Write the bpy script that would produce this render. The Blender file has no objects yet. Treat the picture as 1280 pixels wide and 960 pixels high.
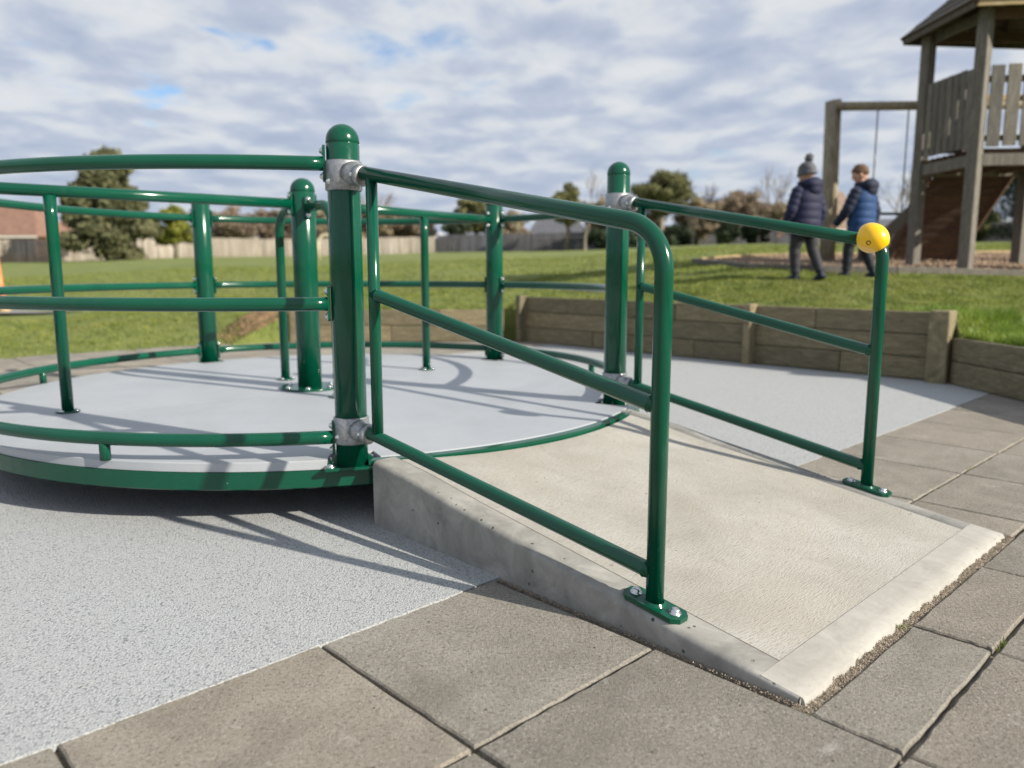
import bpy, math, random
import numpy as np
from math import sin, cos, pi, radians
from mathutils import Vector, Matrix
random.seed(7); RNG = np.random.default_rng(11)
S = bpy.context.scene
COL = S.collection

# ------------------------------------------------------------------ camera, light, sky
PITCH = .1495; EYE = .91; F = 966.0
cd = bpy.data.cameras.new('camera'); cam = bpy.data.objects.new('camera', cd); COL.objects.link(cam)
cam.location = (0, 0, EYE); cam.rotation_euler = (pi/2 - PITCH, 0, 0)
cd.sensor_width = 36; cd.lens = 36*F/1280; cd.clip_start = .05; cd.clip_end = 2000
cd.dof.use_dof = True; cd.dof.focus_distance = 2.15; cd.dof.aperture_fstop = 2.1
S.camera = cam
SUN_AZ = radians(-29); SUN_EL = radians(28.3)
SUNV = Vector((cos(SUN_AZ)*cos(SUN_EL), sin(SUN_AZ)*cos(SUN_EL), sin(SUN_EL)))
sl = bpy.data.lights.new('sun', 'SUN'); sun = bpy.data.objects.new('sun', sl); COL.objects.link(sun)
sl.energy = 5.0; sl.angle = radians(.6); sl.color = (1, .92, .79)
sun.rotation_euler = SUNV.to_track_quat('Z', 'Y').to_euler(); sun.location = (20, -12, 20)
S.view_settings.view_transform = 'Standard'; S.view_settings.look = 'None'
S.view_settings.exposure = .57; S.view_settings.gamma = 1
S.cycles.max_bounces = 6; S.cycles.use_denoising = True

class NT:
    def __init__(s, tree): s.t = tree; s.n = tree.nodes; s.l = tree.links
    def node(s, typ, ins=None, **kw):
        n = s.n.new(typ)
        for k, v in kw.items(): setattr(n, k, v)
        for k, v in (ins or {}).items():
            if hasattr(v, 'is_output') or isinstance(v, bpy.types.NodeSocket): s.l.new(v, n.inputs[k])
            else: n.inputs[k].default_value = v
        return n
    def math(s, op, a, b=0.0, clamp=False):
        n = s.node('ShaderNodeMath', {0: a, 1: b}, operation=op, use_clamp=clamp); return n.outputs[0]
    def mix(s, f, a, b, bt='MIX'):
        n = s.node('ShaderNodeMix', data_type='RGBA', blend_type=bt)
        for i, v in ((0, f), (6, a), (7, b)):
            if isinstance(v, bpy.types.NodeSocket): s.l.new(v, n.inputs[i])
            else: n.inputs[i].default_value = v if i == 0 else (*v, 1) if len(v) == 3 else v
        return n.outputs[2]
    def ramp(s, f, stops, interp='LINEAR'):
        n = s.node('ShaderNodeValToRGB', {0: f}); e = n.color_ramp.elements; n.color_ramp.interpolation = interp
        while len(e) < len(stops): e.new(.5)
        for el, (p, c) in zip(e, stops):
            el.position = p; el.color = (c, c, c, 1) if isinstance(c, (int, float)) else (*c, 1)
        return n.outputs[0]
    def noise(s, vec, scale, detail=4, rough=.5, dist=0.0, out=0):
        return s.node('ShaderNodeTexNoise', {'Vector': vec, 'Scale': scale, 'Detail': detail, 'Roughness': rough, 'Distortion': dist}).outputs[out]

w = bpy.data.worlds.new('World'); S.world = w; w.use_nodes = True
T = NT(w.node_tree); T.n.clear()
sky = T.node('ShaderNodeTexSky', sky_type='NISHITA', sun_disc=False)
sky.sun_elevation = SUN_EL; sky.sun_rotation = pi/2 - SUN_AZ
sky.air_density = 1; sky.dust_density = .6; sky.ozone_density = 1.2
tc = T.node('ShaderNodeTexCoord'); sep = T.node('ShaderNodeSeparateXYZ', {0: tc.outputs['Generated']})
zz = T.math('MAXIMUM', T.math('ADD', sep.outputs[2], .10), .05)
px = T.math('DIVIDE', sep.outputs[0], zz); py = T.math('DIVIDE', sep.outputs[1], zz)
cv = T.node('ShaderNodeCombineXYZ', {0: px, 1: T.math('MULTIPLY', py, .8), 2: 3.7}).outputs[0]
big = T.noise(cv, 1.25, 5, .55, .35)
fine = T.noise(cv, 3.3, 5, .5, .2)
dens = T.math('ADD', T.math('MULTIPLY', big, .5), T.math('MULTIPLY', fine, .5))
# a few openings in the cloud
hole = None
hv = T.node('ShaderNodeVectorMath', {0: tc.outputs['Generated'], 1: T.node('ShaderNodeVectorMath', {0: T.node('ShaderNodeTexNoise', {'Vector': cv, 'Scale': 3.0, 'Detail': 4.0}).outputs[1], 1: (.14, .14, .07)}, operation='MULTIPLY').outputs[0]}, operation='ADD')
hv = T.node('ShaderNodeVectorMath', {0: hv.outputs[0], 1: (.07, .07, .035)}, operation='SUBTRACT')
for (hx, hy, hw, hs) in ((285, 48, .035, .13), (190, 128, .04, .13), (680, 6, .032, .10), (600, 10, .015, .08), (20, 55, .045, .09), (505, -4, .02, .10)):
    d = Vector(((hx-640)/F, 1, 0)); up = (480-hy)/F
    v = Vector((d.x, cos(PITCH)+up*sin(PITCH), -sin(PITCH)+up*cos(PITCH))).normalized()
    df = T.node('ShaderNodeVectorMath', {0: hv.outputs[0], 1: v}, operation='SUBTRACT')
    sc = T.node('ShaderNodeVectorMath', {0: df.outputs[0], 1: (1, 1, 2.6)}, operation='MULTIPLY')
    ln = T.node('ShaderNodeVectorMath', {0: sc.outputs[0]}, operation='LENGTH').outputs['Value']
    g = T.math('MULTIPLY', T.math('SUBTRACT', 1, T.math('DIVIDE', ln, hw*1.35), True), hs*1.5)
    hole = g if hole is None else T.math('ADD', hole, g)
dens = T.math('SUBTRACT', dens, hole)
cover = T.ramp(dens, [(.27, 0), (.43, .97)], 'EASE')
shade = T.noise(T.node('ShaderNodeVectorMath', {0: cv, 1: (.32, -.2, .1)}, operation='ADD').outputs[0], 3.4, 5, .5, .2)
lum = T.math('SUBTRACT', T.math('ADD', T.math('MULTIPLY', shade, 1.35), .36), T.math('MULTIPLY', dens, 1.0))
ccol = T.ramp(lum, [(.26, (4.75, 5.5, 7.1)), (.48, (6.0, 6.65, 7.95)), (.62, (7.7, 8.1, 8.7)), (.76, (8.6, 8.8, 9.1))])
nis = T.mix(1.0, sky.outputs[0], (1.25, 1.5, 1.75), 'MULTIPLY')
col = T.mix(cover, nis, ccol)
hz = T.ramp(sep.outputs[2], [(0.0, 1.0), (.20, 0.0)], 'EASE')
col = T.mix(T.math('MULTIPLY', hz, .55), col, (5.2, 6.0, 7.4))
bg = T.node('ShaderNodeBackground', {'Color': col, 'Strength': .0595})
T.node('ShaderNodeOutputWorld', {0: bg.outputs[0]})

# ------------------------------------------------------------------ materials
def newmat(name):
    m = bpy.data.materials.new(name); m.use_nodes = True; t = NT(m.node_tree)
    b = t.n['Principled BSDF']; return m, t, b
def setin(t, b, k, v):
    if isinstance(v, bpy.types.NodeSocket): t.l.new(v, b.inputs[k])
    elif isinstance(v, tuple) and len(v) == 3: b.inputs[k].default_value = (*v, 1)
    else: b.inputs[k].default_value = v
def bump(t, b, h, dist, strength=1.0, prev=None):
    n = t.node('ShaderNodeBump', {'Height': h, 'Distance': dist, 'Strength': strength})
    if prev is not None: t.l.new(prev, n.inputs['Normal'])
    t.l.new(n.outputs[0], b.inputs['Normal']); return n.outputs[0]
def pos(t): return t.node('ShaderNodeNewGeometry').outputs['Position']
def scaled(t, v, s): return t.node('ShaderNodeVectorMath', {0: v, 1: s}, operation='MULTIPLY').outputs[0]
def simple(name, c, rough=.6, metal=0.0, var=.15, scale=8, bmp=0.0, bscale=60):
    m, t, b = newmat(name); p = pos(t)
    n = t.noise(p, scale, 4, .6)
    lo = tuple(x*(1-var) for x in c); hi = tuple(min(1, x*(1+var)) for x in c)
    setin(t, b, 'Base Color', t.ramp(n, [(.3, lo), (.7, hi)]))
    setin(t, b, 'Roughness', rough); setin(t, b, 'Metallic', metal)
    if bmp: bump(t, b, t.noise(p, bscale, 4, .6), bmp)
    return m

def m_green():
    m, t, b = newmat('green_paint'); p = pos(t)
    n = t.noise(p, 5, 4, .6); scuff = t.noise(p, 55, 3, .7)
    c = t.ramp(n, [(.3, (.0006, .057, .031)), (.7, (.001, .072, .039))])
    c = t.mix(t.ramp(scuff, [(.72, 0), (.8, .25)]), c, (.02, .11, .07))
    setin(t, b, 'Base Color', c); setin(t, b, 'Roughness', t.ramp(t.noise(p, 18, 4, .6), [(.3, .13), (.75, .24)]))
    setin(t, b, 'Specular IOR Level', .42)
    ch = t.node('ShaderNodeTexVoronoi', {'Vector': p, 'Scale': 22.0}).outputs; cs_ = t.node('ShaderNodeSeparateColor', {0: ch['Color']}).outputs[0]
    chip = t.math('MULTIPLY', t.ramp(t.math('ADD', ch['Distance'], t.math('MULTIPLY', t.noise(p, 300, 2), .08)), [(.075, 1), (.095, 0)]), t.ramp(cs_, [(.90, 0), (.91, 1)]))
    dust = t.ramp(t.noise(p, 9, 5, .7, 1), [(.58, 0), (.78, .07)])
    c = t.mix(dust, c, (.12, .17, .14)); c = t.mix(chip, c, (.20, .25, .22)); t.l.new(c, b.inputs['Base Color'])
    t.l.new(t.math('ADD', b.inputs['Roughness'].links[0].from_socket, dust), b.inputs['Roughness']); return m
def m_galv():
    m, t, b = newmat('galvanised_metal'); p = pos(t)
    v = t.node('ShaderNodeTexVoronoi', {'Vector': p, 'Scale': 150.0}).outputs['Color']
    g = t.node('ShaderNodeSeparateColor', {0: v}).outputs[0]
    n = t.noise(p, 60, 4, .6)
    setin(t, b, 'Base Color', t.ramp(t.math('ADD', t.math('MULTIPLY', g, .4), t.math('MULTIPLY', n, .6)), [(.3, (.27, .28, .295)), (.7, (.38, .39, .40))]))
    setin(t, b, 'Metallic', .75); setin(t, b, 'Roughness', .45); bump(t, b, n, .0006); return m
def m_deck():
    m, t, b = newmat('grey_deck_board'); p = pos(t)
    n = t.noise(p, 2.2, 5, .6); f = t.noise(p, 40, 4, .6)
    c = t.ramp(n, [(.3, (.335, .36, .39)), (.7, (.39, .41, .44))])
    c = t.mix(t.ramp(f, [(.25, .14), (.5, 0)]), c, (.26, .26, .26)); c = t.mix(t.ramp(t.noise(p, 1.1, 6, .7, 1.2), [(.52, 0), (.72, .3)]), c, (.27, .27, .265)); c = t.mix(t.ramp(t.noise(scaled(t, p, (1, 5, 1)), 6, 4, .7, 2), [(.64, 0), (.74, .35)]), c, (.50, .50, .51))
    sp = t.node('ShaderNodeTexVoronoi', {'Vector': p, 'Scale': 9.0}).outputs['Distance']
    c = t.mix(t.ramp(sp, [(.02, .8), (.035, 0)]), c, (.8, .8, .8))
    setin(t, b, 'Base Color', c); setin(t, b, 'Roughness', .52); bump(t, b, t.noise(p, 320, 3, .6), .0004); return m
def m_rubber():
    m, t, b = newmat('grey_rubber_surface'); p = pos(t)
    wp = t.node('ShaderNodeVectorMath', {0: p, 1: t.node('ShaderNodeTexNoise', {'Vector': p, 'Scale': 160.0}).outputs[1]}, operation='ADD')
    v = t.node('ShaderNodeTexVoronoi', {'Vector': scaled(t, p, (1, 1, 1)), 'Scale': 185.0, 'Randomness': 1.0})
    d = v.outputs['Distance']; r = t.node('ShaderNodeSeparateColor', {0: v.outputs['Color']}).outputs[0]
    big = t.noise(p, 1.3, 5, .6); mid = t.noise(p, 30, 4, .6)
    c = t.ramp(r, [(0, (.345, .363, .372)), (.5, (.385, .402, .41)), (1, (.435, .45, .456))])
    c = t.mix(t.ramp(d, [(.58, 0), (.85, .7)]), c, (.10, .11, .125))
    pit = t.noise(p, 175, 2, .5)
    c = t.mix(t.ramp(pit, [(.29, .6), (.38, 0)]), c, (.14, .145, .15))
    c = t.mix(t.ramp(big, [(.35, .16), (.65, 0)]), c, (.34, .33, .31))
    c = t.mix(t.ramp(mid, [(.3, .05), (.6, 0)]), c, (.22, .23, .24))
    setin(t, b, 'Base Color', c); setin(t, b, 'Roughness', .85)
    h = t.math('ADD', t.math('MULTIPLY', t.math('SUBTRACT', 1, d), .6), t.math('MULTIPLY', pit, 1.4))
    bump(t, b, h, .0030, .8); return m
GA = radians(43.82)
U = Vector((cos(GA), sin(GA), 0)); V = Vector((sin(GA), -cos(GA), 0))
def uvw(u, v, z=0.0): return Vector((U.x*u+V.x*v, U.y*u+V.y*v, z))
def m_concrete_side(pin=1.0, name='cast_concrete'):
    m, t, b = newmat(name); p = pos(t)
    n = t.noise(p, 7, 7, .66, .9); f = t.noise(p, 70, 4, .6)
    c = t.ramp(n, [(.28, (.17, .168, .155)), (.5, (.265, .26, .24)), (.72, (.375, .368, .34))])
    # pinholes left by air bubbles
    v = t.node('ShaderNodeTexVoronoi', {'Vector': p, 'Scale': 30.0}).outputs
    sel = t.node('ShaderNodeSeparateColor', {0: v['Color']}).outputs[1]
    hole = t.math('MULTIPLY', t.ramp(t.math('ADD', v['Distance'], t.math('MULTIPLY', t.math('SUBTRACT', t.noise(p, 90, 3), .5), .22)), [(.09, 1), (.15, 0)]), t.ramp(sel, [(.6, 0), (.66, 1)]))
    hole = t.math('MULTIPLY', hole, t.ramp(t.noise(p, 5, 2), [(.40, 0), (.50, 1)]))
    hole = t.math('MULTIPLY', hole, pin); c = t.mix(hole, c, (.05, .05, .045)); c = t.mix(t.ramp(f, [(.3, .2), (.55, 0)]), c, (.22, .21, .2))
    setin(t, b, 'Base Color', c); setin(t, b, 'Roughness', .82)
    h = t.math('SUBTRACT', t.math('ADD', t.math('MULTIPLY', f, .3), t.math('MULTIPLY', n, .5)), hole); bump(t, b, h, .0018); return m
def m_brushed():
    m, t, b = newmat('brushed_concrete'); p = pos(t)
    # broom ripples run across the slope, a little wavy
    loc = t.node('ShaderNodeMapping', {'Vector': p, 'Rotation': (0, 0, -GA)}).outputs[0]
    wv = scaled(t, loc, (46, 300, 46))
    warp = t.node('ShaderNodeVectorMath', {0: wv, 1: scaled(t, t.node('ShaderNodeTexNoise', {'Vector': p, 'Scale': 3.2, 'Detail': 3.0}).outputs[1], (6, 24, 0))}, operation='ADD').outputs[0]
    rip = t.node('ShaderNodeTexNoise', {'Vector': warp, 'Scale': 1.0, 'Detail': 3.0, 'Roughness': .6}).outputs[0]
    n = t.noise(p, 3.2, 5, .6, .4); f = t.noise(p, 120, 4, .65)
    c = t.ramp(n, [(.3, (.30, .288, .256)), (.52, (.36, .348, .315)), (.72, (.41, .40, .368))])
    c = t.mix(t.ramp(rip, [(.34, .55), (.46, 0)]), c, (.22, .20, .165))
    c = t.mix(t.ramp(f, [(.3, .22), (.5, 0)]), c, (.28, .25, .21))
    c = t.mix(t.ramp(t.noise(p, 1.7, 5, .6, .5), [(.50, 0), (.66, .28)]), c, (.33, .29, .225))
    v = t.node('ShaderNodeTexVoronoi', {'Vector': p, 'Scale': 16.0}).outputs
    sel = t.node('ShaderNodeSeparateColor', {0: v['Color']}).outputs[0]
    c = t.mix(t.math('MULTIPLY', t.ramp(v['Distance'], [(.035, 1), (.06, 0)]), t.ramp(sel, [(.7, 0), (.72, 1)])), c, (.10, .08, .06))
    setin(t, b, 'Base Color', c); setin(t, b, 'Roughness', .88)
    bump(t, b, t.math('ADD', rip, t.math('MULTIPLY', f, .5)), .0030, .8); return m
def m_paver():
    m, t, b = newmat('paver_concrete'); p = pos(t)
    oi = t.node('ShaderNodeObjectInfo').outputs['Random']
    off = t.node('ShaderNodeVectorMath', {0: p, 1: t.node('ShaderNodeCombineXYZ', {0: t.math('MULTIPLY', oi, 37.0), 1: 0.0, 2: t.math('MULTIPLY', oi, 11.0)}).outputs[0]}, operation='ADD').outputs[0]
    n = t.noise(off, 3.4, 6, .62, .8); g = t.noise(p, 105, 5, .72); g2 = t.noise(p, 420, 2, .6)
    c = t.ramp(n, [(.25, (.20, .183, .155)), (.5, (.265, .244, .210)), (.75, (.33, .308, .27))])
    tone = t.ramp(oi, [(0, (.88, .88, .88)), (.35, (1, .97, .92)), (.7, (.97, .98, .98)), (1, (1.12, 1.08, 1.02))])
    c = t.mix(1.0, c, tone, 'MULTIPLY')
    c = t.mix(t.ramp(g, [(.34, .75), (.47, 0)]), c, (.10, .086, .072))
    c = t.mix(t.ramp(g, [(.54, 0), (.68, .5)]), c, (.44, .415, .37))
    gv = t.node('ShaderNodeTexVoronoi', {'Vector': p, 'Scale': 170.0}).outputs; gs = t.node('ShaderNodeSeparateColor', {0: gv['Color']}).outputs[0]
    c = t.mix(t.math('MULTIPLY', t.ramp(gv['Distance'], [(.3, 1), (.5, 0)]), t.ramp(gs, [(.86, 0), (.90, .45)])), c, (.46, .43, .38))
    c = t.mix(t.math('MULTIPLY', t.ramp(gv['Distance'], [(.3, 1), (.5, 0)]), t.ramp(gs, [(.07, .6), (.11, 0)])), c, (.09, .08, .07))
    st = t.noise(off, 8, 5, .7, 1.5)
    c = t.mix(t.ramp(st, [(.60, 0), (.72, .5)]), c, (.48, .465, .43))
    st2 = t.noise(off, 2.2, 5, .7, .6); c = t.mix(t.ramp(st2, [(.36, .45), (.48, 0)]), c, (.16, .145, .12))
    v = t.node('ShaderNodeTexVoronoi', {'Vector': off, 'Scale': 24.0}).outputs
    sel = t.node('ShaderNodeSeparateColor', {0: v['Color']}).outputs[0]
    c = t.mix(t.math('MULTIPLY', t.ramp(v['Distance'], [(.06, 1), (.09, 0)]), t.ramp(sel, [(.72, 0), (.74, 1)])), c, (.05, .045, .04))
    setin(t, b, 'Base Color', c); setin(t, b, 'Roughness', .9)
    bump(t, b, t.math('ADD', g, t.math('MULTIPLY', g2, .35)), .0060, .9); return m
def m_sand():
    m, t, b = newmat('joint_sand'); p = pos(t)
    n = t.noise(p, 12, 5, .7); f = t.noise(p, 220, 3, .7)
    c = t.ramp(n, [(.3, (.13, .105, .075)), (.5, (.24, .20, .15)), (.62, (.36, .32, .24))])
    c = t.mix(t.ramp(t.noise(p, 5, 4, .6), [(.56, 0), (.66, .7)]), c, (.12, .15, .04))
    c = t.mix(t.ramp(f, [(.35, .6), (.5, 0)]), c, (.05, .04, .03))
    setin(t, b, 'Base Color', c); setin(t, b, 'Roughness', .95); bump(t, b, f, .004); return m
def m_wood(name, lo, mid, hi, axis_scale=(3, 3, 30), rough=.8, obj=True):
    m, t, b = newmat(name)
    p = t.node('ShaderNodeTexCoord').outputs['Object'] if obj else pos(t)
    oi = t.node('ShaderNodeObjectInfo').outputs['Random']
    q = t.node('ShaderNodeVectorMath', {0: scaled(t, p, axis_scale), 1: t.node('ShaderNodeCombineXYZ', {0: t.math('MULTIPLY', oi, 50.0)}).outputs[0]}, operation='ADD').outputs[0]
    n = t.noise(q, 1.6, 6, .65, 1.2); f = t.noise(scaled(t, q, (3, 3, 3)), 2.2, 3, .6)
    c = t.ramp(n, [(.25, lo), (.5, mid), (.75, hi)])
    c = t.mix(t.ramp(f, [(.3, .35), (.5, 0)]), c, tuple(x*.45 for x in lo))
    ck = t.noise(scaled(t, q, (.55, .55, 2.2)), 3.1, 2, .5, .6); ck = t.ramp(ck, [(.485, 0), (.5, 1), (.515, 0)]); ckm = t.ramp(t.noise(q, .35, 2), [(.5, 0), (.62, .75)]); ck = t.math('MULTIPLY', ck, ckm)
    c = t.mix(ck, c, tuple(x*.25 for x in lo)); kn = t.node('ShaderNodeTexVoronoi', {'Vector': scaled(t, q, (.5, .5, .12)), 'Scale': 1.6}).outputs['Distance']; c = t.mix(t.ramp(kn, [(.05, .8), (.11, 0)]), c, tuple(x*.4 for x in lo))
    c = t.mix(1.0, c, t.ramp(oi, [(0, (.76, .77, .78)), (.5, (1, .98, .95)), (1, (1.16, 1.14, 1.1))]), 'MULTIPLY')
    setin(t, b, 'Base Color', c); setin(t, b, 'Roughness', rough); bump(t, b, t.math('ADD', n, t.math('MULTIPLY', f, .5)), .003); return m
def m_grassground():
    m, t, b = newmat('grass_ground'); p = pos(t)
    n = t.noise(p, .35, 5, .6); n2 = t.noise(p, 3.5, 6, .7); n3 = t.noise(scaled(t, p, (1, 1, 1)), 26, 4, .7)
    c = t.ramp(n, [(.3, (.150, .185, .036)), (.5, (.19, .22, .05)), (.7, (.235, .25, .072))])
    c = t.mix(t.ramp(n2, [(.35, .45), (.6, 0)]), c, (.075, .12, .022))
    c = t.mix(t.ramp(n3, [(.35, .5), (.55, 0)]), c, (.05, .085, .016))
    setin(t, b, 'Base Color', c); setin(t, b, 'Roughness', .95)
    bump(t, b, t.math('ADD', n2, t.math('MULTIPLY', n3, .6)), .05); return m
def m_leaf(name, a, b_, c_, rough=.7, trans=.25, scale=1.2):
    m, t, b = newmat(name); p = pos(t)
    n = t.noise(p, scale, 4, .7); c = t.ramp(n, [(.32, a), (.5, b_), (.68, c_)])
    setin(t, b, 'Base Color', c); setin(t, b, 'Roughness', rough)
    if trans:
        tr = t.node('ShaderNodeBsdfTranslucent', {'Color': c}); mx = t.node('ShaderNodeMixShader', {0: trans, 1: b.outputs[0], 2: tr.outputs[0]})
        t.l.new(mx.outputs[0], t.n['Material Output'].inputs[0])
    return m
def m_fabric(name, c, var=.2):
    m, t, b = newmat(name); p = pos(t)
    n = t.noise(p, 25, 4, .6); setin(t, b, 'Base Color', t.ramp(n, [(.3, tuple(x*(1-var) for x in c)), (.7, tuple(x*(1+var) for x in c))]))
    setin(t, b, 'Roughness', .68); setin(t, b, 'Specular IOR Level', .3); setin(t, b, 'Sheen Weight', .05); bump(t, b, n, .004); return m

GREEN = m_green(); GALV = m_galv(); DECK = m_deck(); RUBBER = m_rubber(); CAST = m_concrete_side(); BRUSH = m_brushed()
PAVER = m_paver(); SAND = m_sand(); GROUND = m_grassground()
ZINC = simple('zinc_bolt', (.62, .63, .65), .25, .9, .1)
DARKM = simple('dark_steel', (.02, .022, .025), .6, .3)
YELLOW, _t, _b = newmat('yellow_plastic'); setin(_t, _b, 'Base Color', (.86, .50, .002)); setin(_t, _b, 'Roughness', .3); setin(_t, _b, 'Coat Weight', .3)
bump(_t, _b, _t.noise(pos(_t), 90, 3), .0006)
SLEEPER = m_wood('pine_sleeper', (.10, .084, .048), (.18, .153, .090), (.31, .262, .16), (4, 4, 26))
GREYWOOD = m_wood('weathered_timber', (.08, .073, .063), (.14, .130, .113), (.215, .20, .174), (14, 14, 2.5))
TANWOOD = m_wood('tan_and_sunlit_timber', (.26, .19, .09), (.40, .30, .16), (.52, .42, .26), (14, 14, 2.5))  # tan timber; on the tower it stands in for sunlight on the wood
BROWNWOOD = m_wood('brown_timber', (.055, .032, .020), (.10, .058, .036), (.155, .092, .058), (3, 14, 14))
BARKM = simple('bark_chips', (.26, .185, .125), .95, 0, .5, 30, .01, 60)
SOIL = simple('bare_soil', (.27, .175, .095), .95, 0, .4, 9, .02, 25)
ASPHALT = simple('path_asphalt', (.20, .20, .20), .9, 0, .2, 20, .004, 90)
GRASSB = m_leaf('grass_blade', (.085, .125, .018), (.19, .235, .038), (.32, .34, .085), .6, .35, 4.5)
def patchy(m):
    t = NT(m.node_tree); b = t.n['Principled BSDF']; src = b.inputs['Base Color'].links[0].from_socket; p = pos(t)
    c = t.mix(t.ramp(t.noise(p, .8, 4, .7, .5), [(.5, 0), (.68, .6)]), src, (.33, .29, .12)); c = t.mix(t.ramp(t.noise(p, 1.9, 4, .7), [(.30, .65), (.45, 0)]), c, (.045, .085, .014))
    t.l.new(c, b.inputs['Base Color'])
patchy(GRASSB)

# ------------------------------------------------------------------ mesh helpers
BASE = {}
class MB:
    def __init__(s): s.v = []; s.f = []; s.sm = []
    def add(s, vs, fs, smooth=False):
        o = len(s.v); s.v += [tuple(v) for v in vs]; s.f += [tuple(i+o for i in f) for f in fs]; s.sm += [smooth]*len(fs); return s
    def box(s, c, size, R=None, bev=0.0):
        hx, hy, hz = (a/2 for a in size); c = Vector(c)
        if not bev:
            vs = [Vector((x, y, z)) for x in (-hx, hx) for y in (-hy, hy) for z in (-hz, hz)]
            fs = [(0, 1, 3, 2), (4, 6, 7, 5), (0, 4, 5, 1), (2, 3, 7, 6), (0, 2, 6, 4), (1, 5, 7, 3)]
        else:
            b = bev; vs = []; idx = {}
            for sx in (-1, 1):
                for sy in (-1, 1):
                    for sz in (-1, 1):
                        for ax in range(3):
                            h = [hx-b, hy-b, hz-b]; h[ax] = (hx, hy, hz)[ax]
                            idx[(sx, sy, sz, ax)] = len(vs); vs.append(Vector((sx*h[0], sy*h[1], sz*h[2])))
            fs = []
            sg = (-1, 1)
            for ax in range(3):
                o1, o2 = [a for a in range(3) if a != ax]
                for s0 in sg:
                    q = []
                    for (a, bb) in ((-1, -1), (1, -1), (1, 1), (-1, 1)):
                        k = [0, 0, 0]; k[ax] = s0; k[o1] = a; k[o2] = bb; q.append(idx[(*k, ax)])
                    fs.append(tuple(q))
                for a in sg:
                    for bb in sg:
                        def g(e, axx):
                            k = [0, 0, 0]; k[ax] = e; k[o1] = a; k[o2] = bb; return idx[(*k, axx)]
                        fs.append((g(-1, o1), g(1, o1), g(1, o2), g(-1, o2)))
            for sx in sg:
                for sy in sg:
                    for sz in sg: fs.append(tuple(idx[(sx, sy, sz, a)] for a in range(3)))
        if R is not None: vs = [R @ v for v in vs]
        return s.add([v+c for v in vs], fs)
    def tube(s, pts, r, n=16, caps=True, closed=False):
        pts = [Vector(p) for p in pts]; m = len(pts)
        rs = r if isinstance(r, (list, tuple)) else [r]*m
        vs = []; prev = None
        for i, p in enumerate(pts):
            if closed: d = pts[(i+1) % m]-pts[i-1]
            else: d = pts[min(i+1, m-1)]-pts[max(i-1, 0)]
            d.normalize()
            if prev is None:
                a = Vector((0, 0, 1)) if abs(d.z) < .9 else Vector((1, 0, 0)); x = d.cross(a).normalized()
            else: x = (prev-d*prev.dot(d)).normalized()
            prev = x; y = d.cross(x)
            vs += [p+(x*cos(2*pi*k/n)+y*sin(2*pi*k/n))*rs[i] for k in range(n)]
        fs = [(i*n+k, i*n+(k+1) % n, (i+1)*n+(k+1) % n, (i+1)*n+k) for i in range(m-1) for k in range(n)]
        if closed: fs += [((m-1)*n+k, (m-1)*n+(k+1) % n, (k+1) % n, k) for k in range(n)]
        s.add(vs, fs, True)
        if caps and not closed:
            o = len(s.v)-len(vs); s.f += [tuple(o+k for k in range(n))[::-1], tuple(o+(m-1)*n+k for k in range(n))]; s.sm += [False, False]
        return s
    def lathe(s, prof, c, n=32, R=None):
        c = Vector(c); vs = []
        for r, z in prof:
            for k in range(n):
                p = Vector((r*cos(2*pi*k/n), r*sin(2*pi*k/n), z)); vs.append(c+(R @ p if R else p))
        m = len(prof)
        fs = [(i*n+k, i*n+(k+1) % n, (i+1)*n+(k+1) % n, (i+1)*n+k) for i in range(m-1) for k in range(n)]
        s.add(vs, fs, True); o = len(s.v)-len(vs)
        s.f += [tuple(o+k for k in range(n))[::-1], tuple(o+(m-1)*n+k for k in range(n))]; s.sm += [False, False]
        return s
    def ball(s, c, rad, R=None, n=16, m=10):
        rx, ry, rz = rad if isinstance(rad, (tuple, list)) else (rad,)*3
        c = Vector(c); vs = []
        for i in range(m+1):
            a = pi*i/m-pi/2; a = max(min(a, pi/2-.02), -pi/2+.02)
            for k in range(n):
                p = Vector((rx*cos(a)*cos(2*pi*k/n), ry*cos(a)*sin(2*pi*k/n), rz*sin(a))); vs.append(c+(R @ p if R else p))
        fs = [(i*n+k, i*n+(k+1) % n, (i+1)*n+(k+1) % n, (i+1)*n+k) for i in range(m) for k in range(n)]
        s.add(vs, fs, True); o = len(s.v)-len(vs)
        s.f += [tuple(o+k for k in range(n))[::-1], tuple(o+m*n+k for k in range(n))]; s.sm += [True, True]
        return s
    def prism(s, poly, z0, z1):
        n = len(poly); vs = [(x, y, z0) for x, y in poly]+[(x, y, z1) for x, y in poly]
        fs = [tuple(range(n))[::-1], tuple(range(n, 2*n))]+[(i, (i+1) % n, n+(i+1) % n, n+i) for i in range(n)]
        return s.add(vs, fs)
    def extrude(s, poly3, d):
        n = len(poly3); d = Vector(d); vs = [Vector(p) for p in poly3]+[Vector(p)+d for p in poly3]
        fs = [tuple(range(n))[::-1], tuple(range(n, 2*n))]+[(i, (i+1) % n, n+(i+1) % n, n+i) for i in range(n)]
        return s.add(vs, fs)
    def mesh(s, name, m, base=Vector((0, 0, 0))):
        me = bpy.data.meshes.new(name)
        me.from_pydata([(v[0]-base[0], v[1]-base[1], v[2]-base[2]) for v in s.v], [], s.f)
        me.polygons.foreach_set('use_smooth', s.sm)
        if m: me.materials.append(m)
        me.update(); return me
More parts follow.
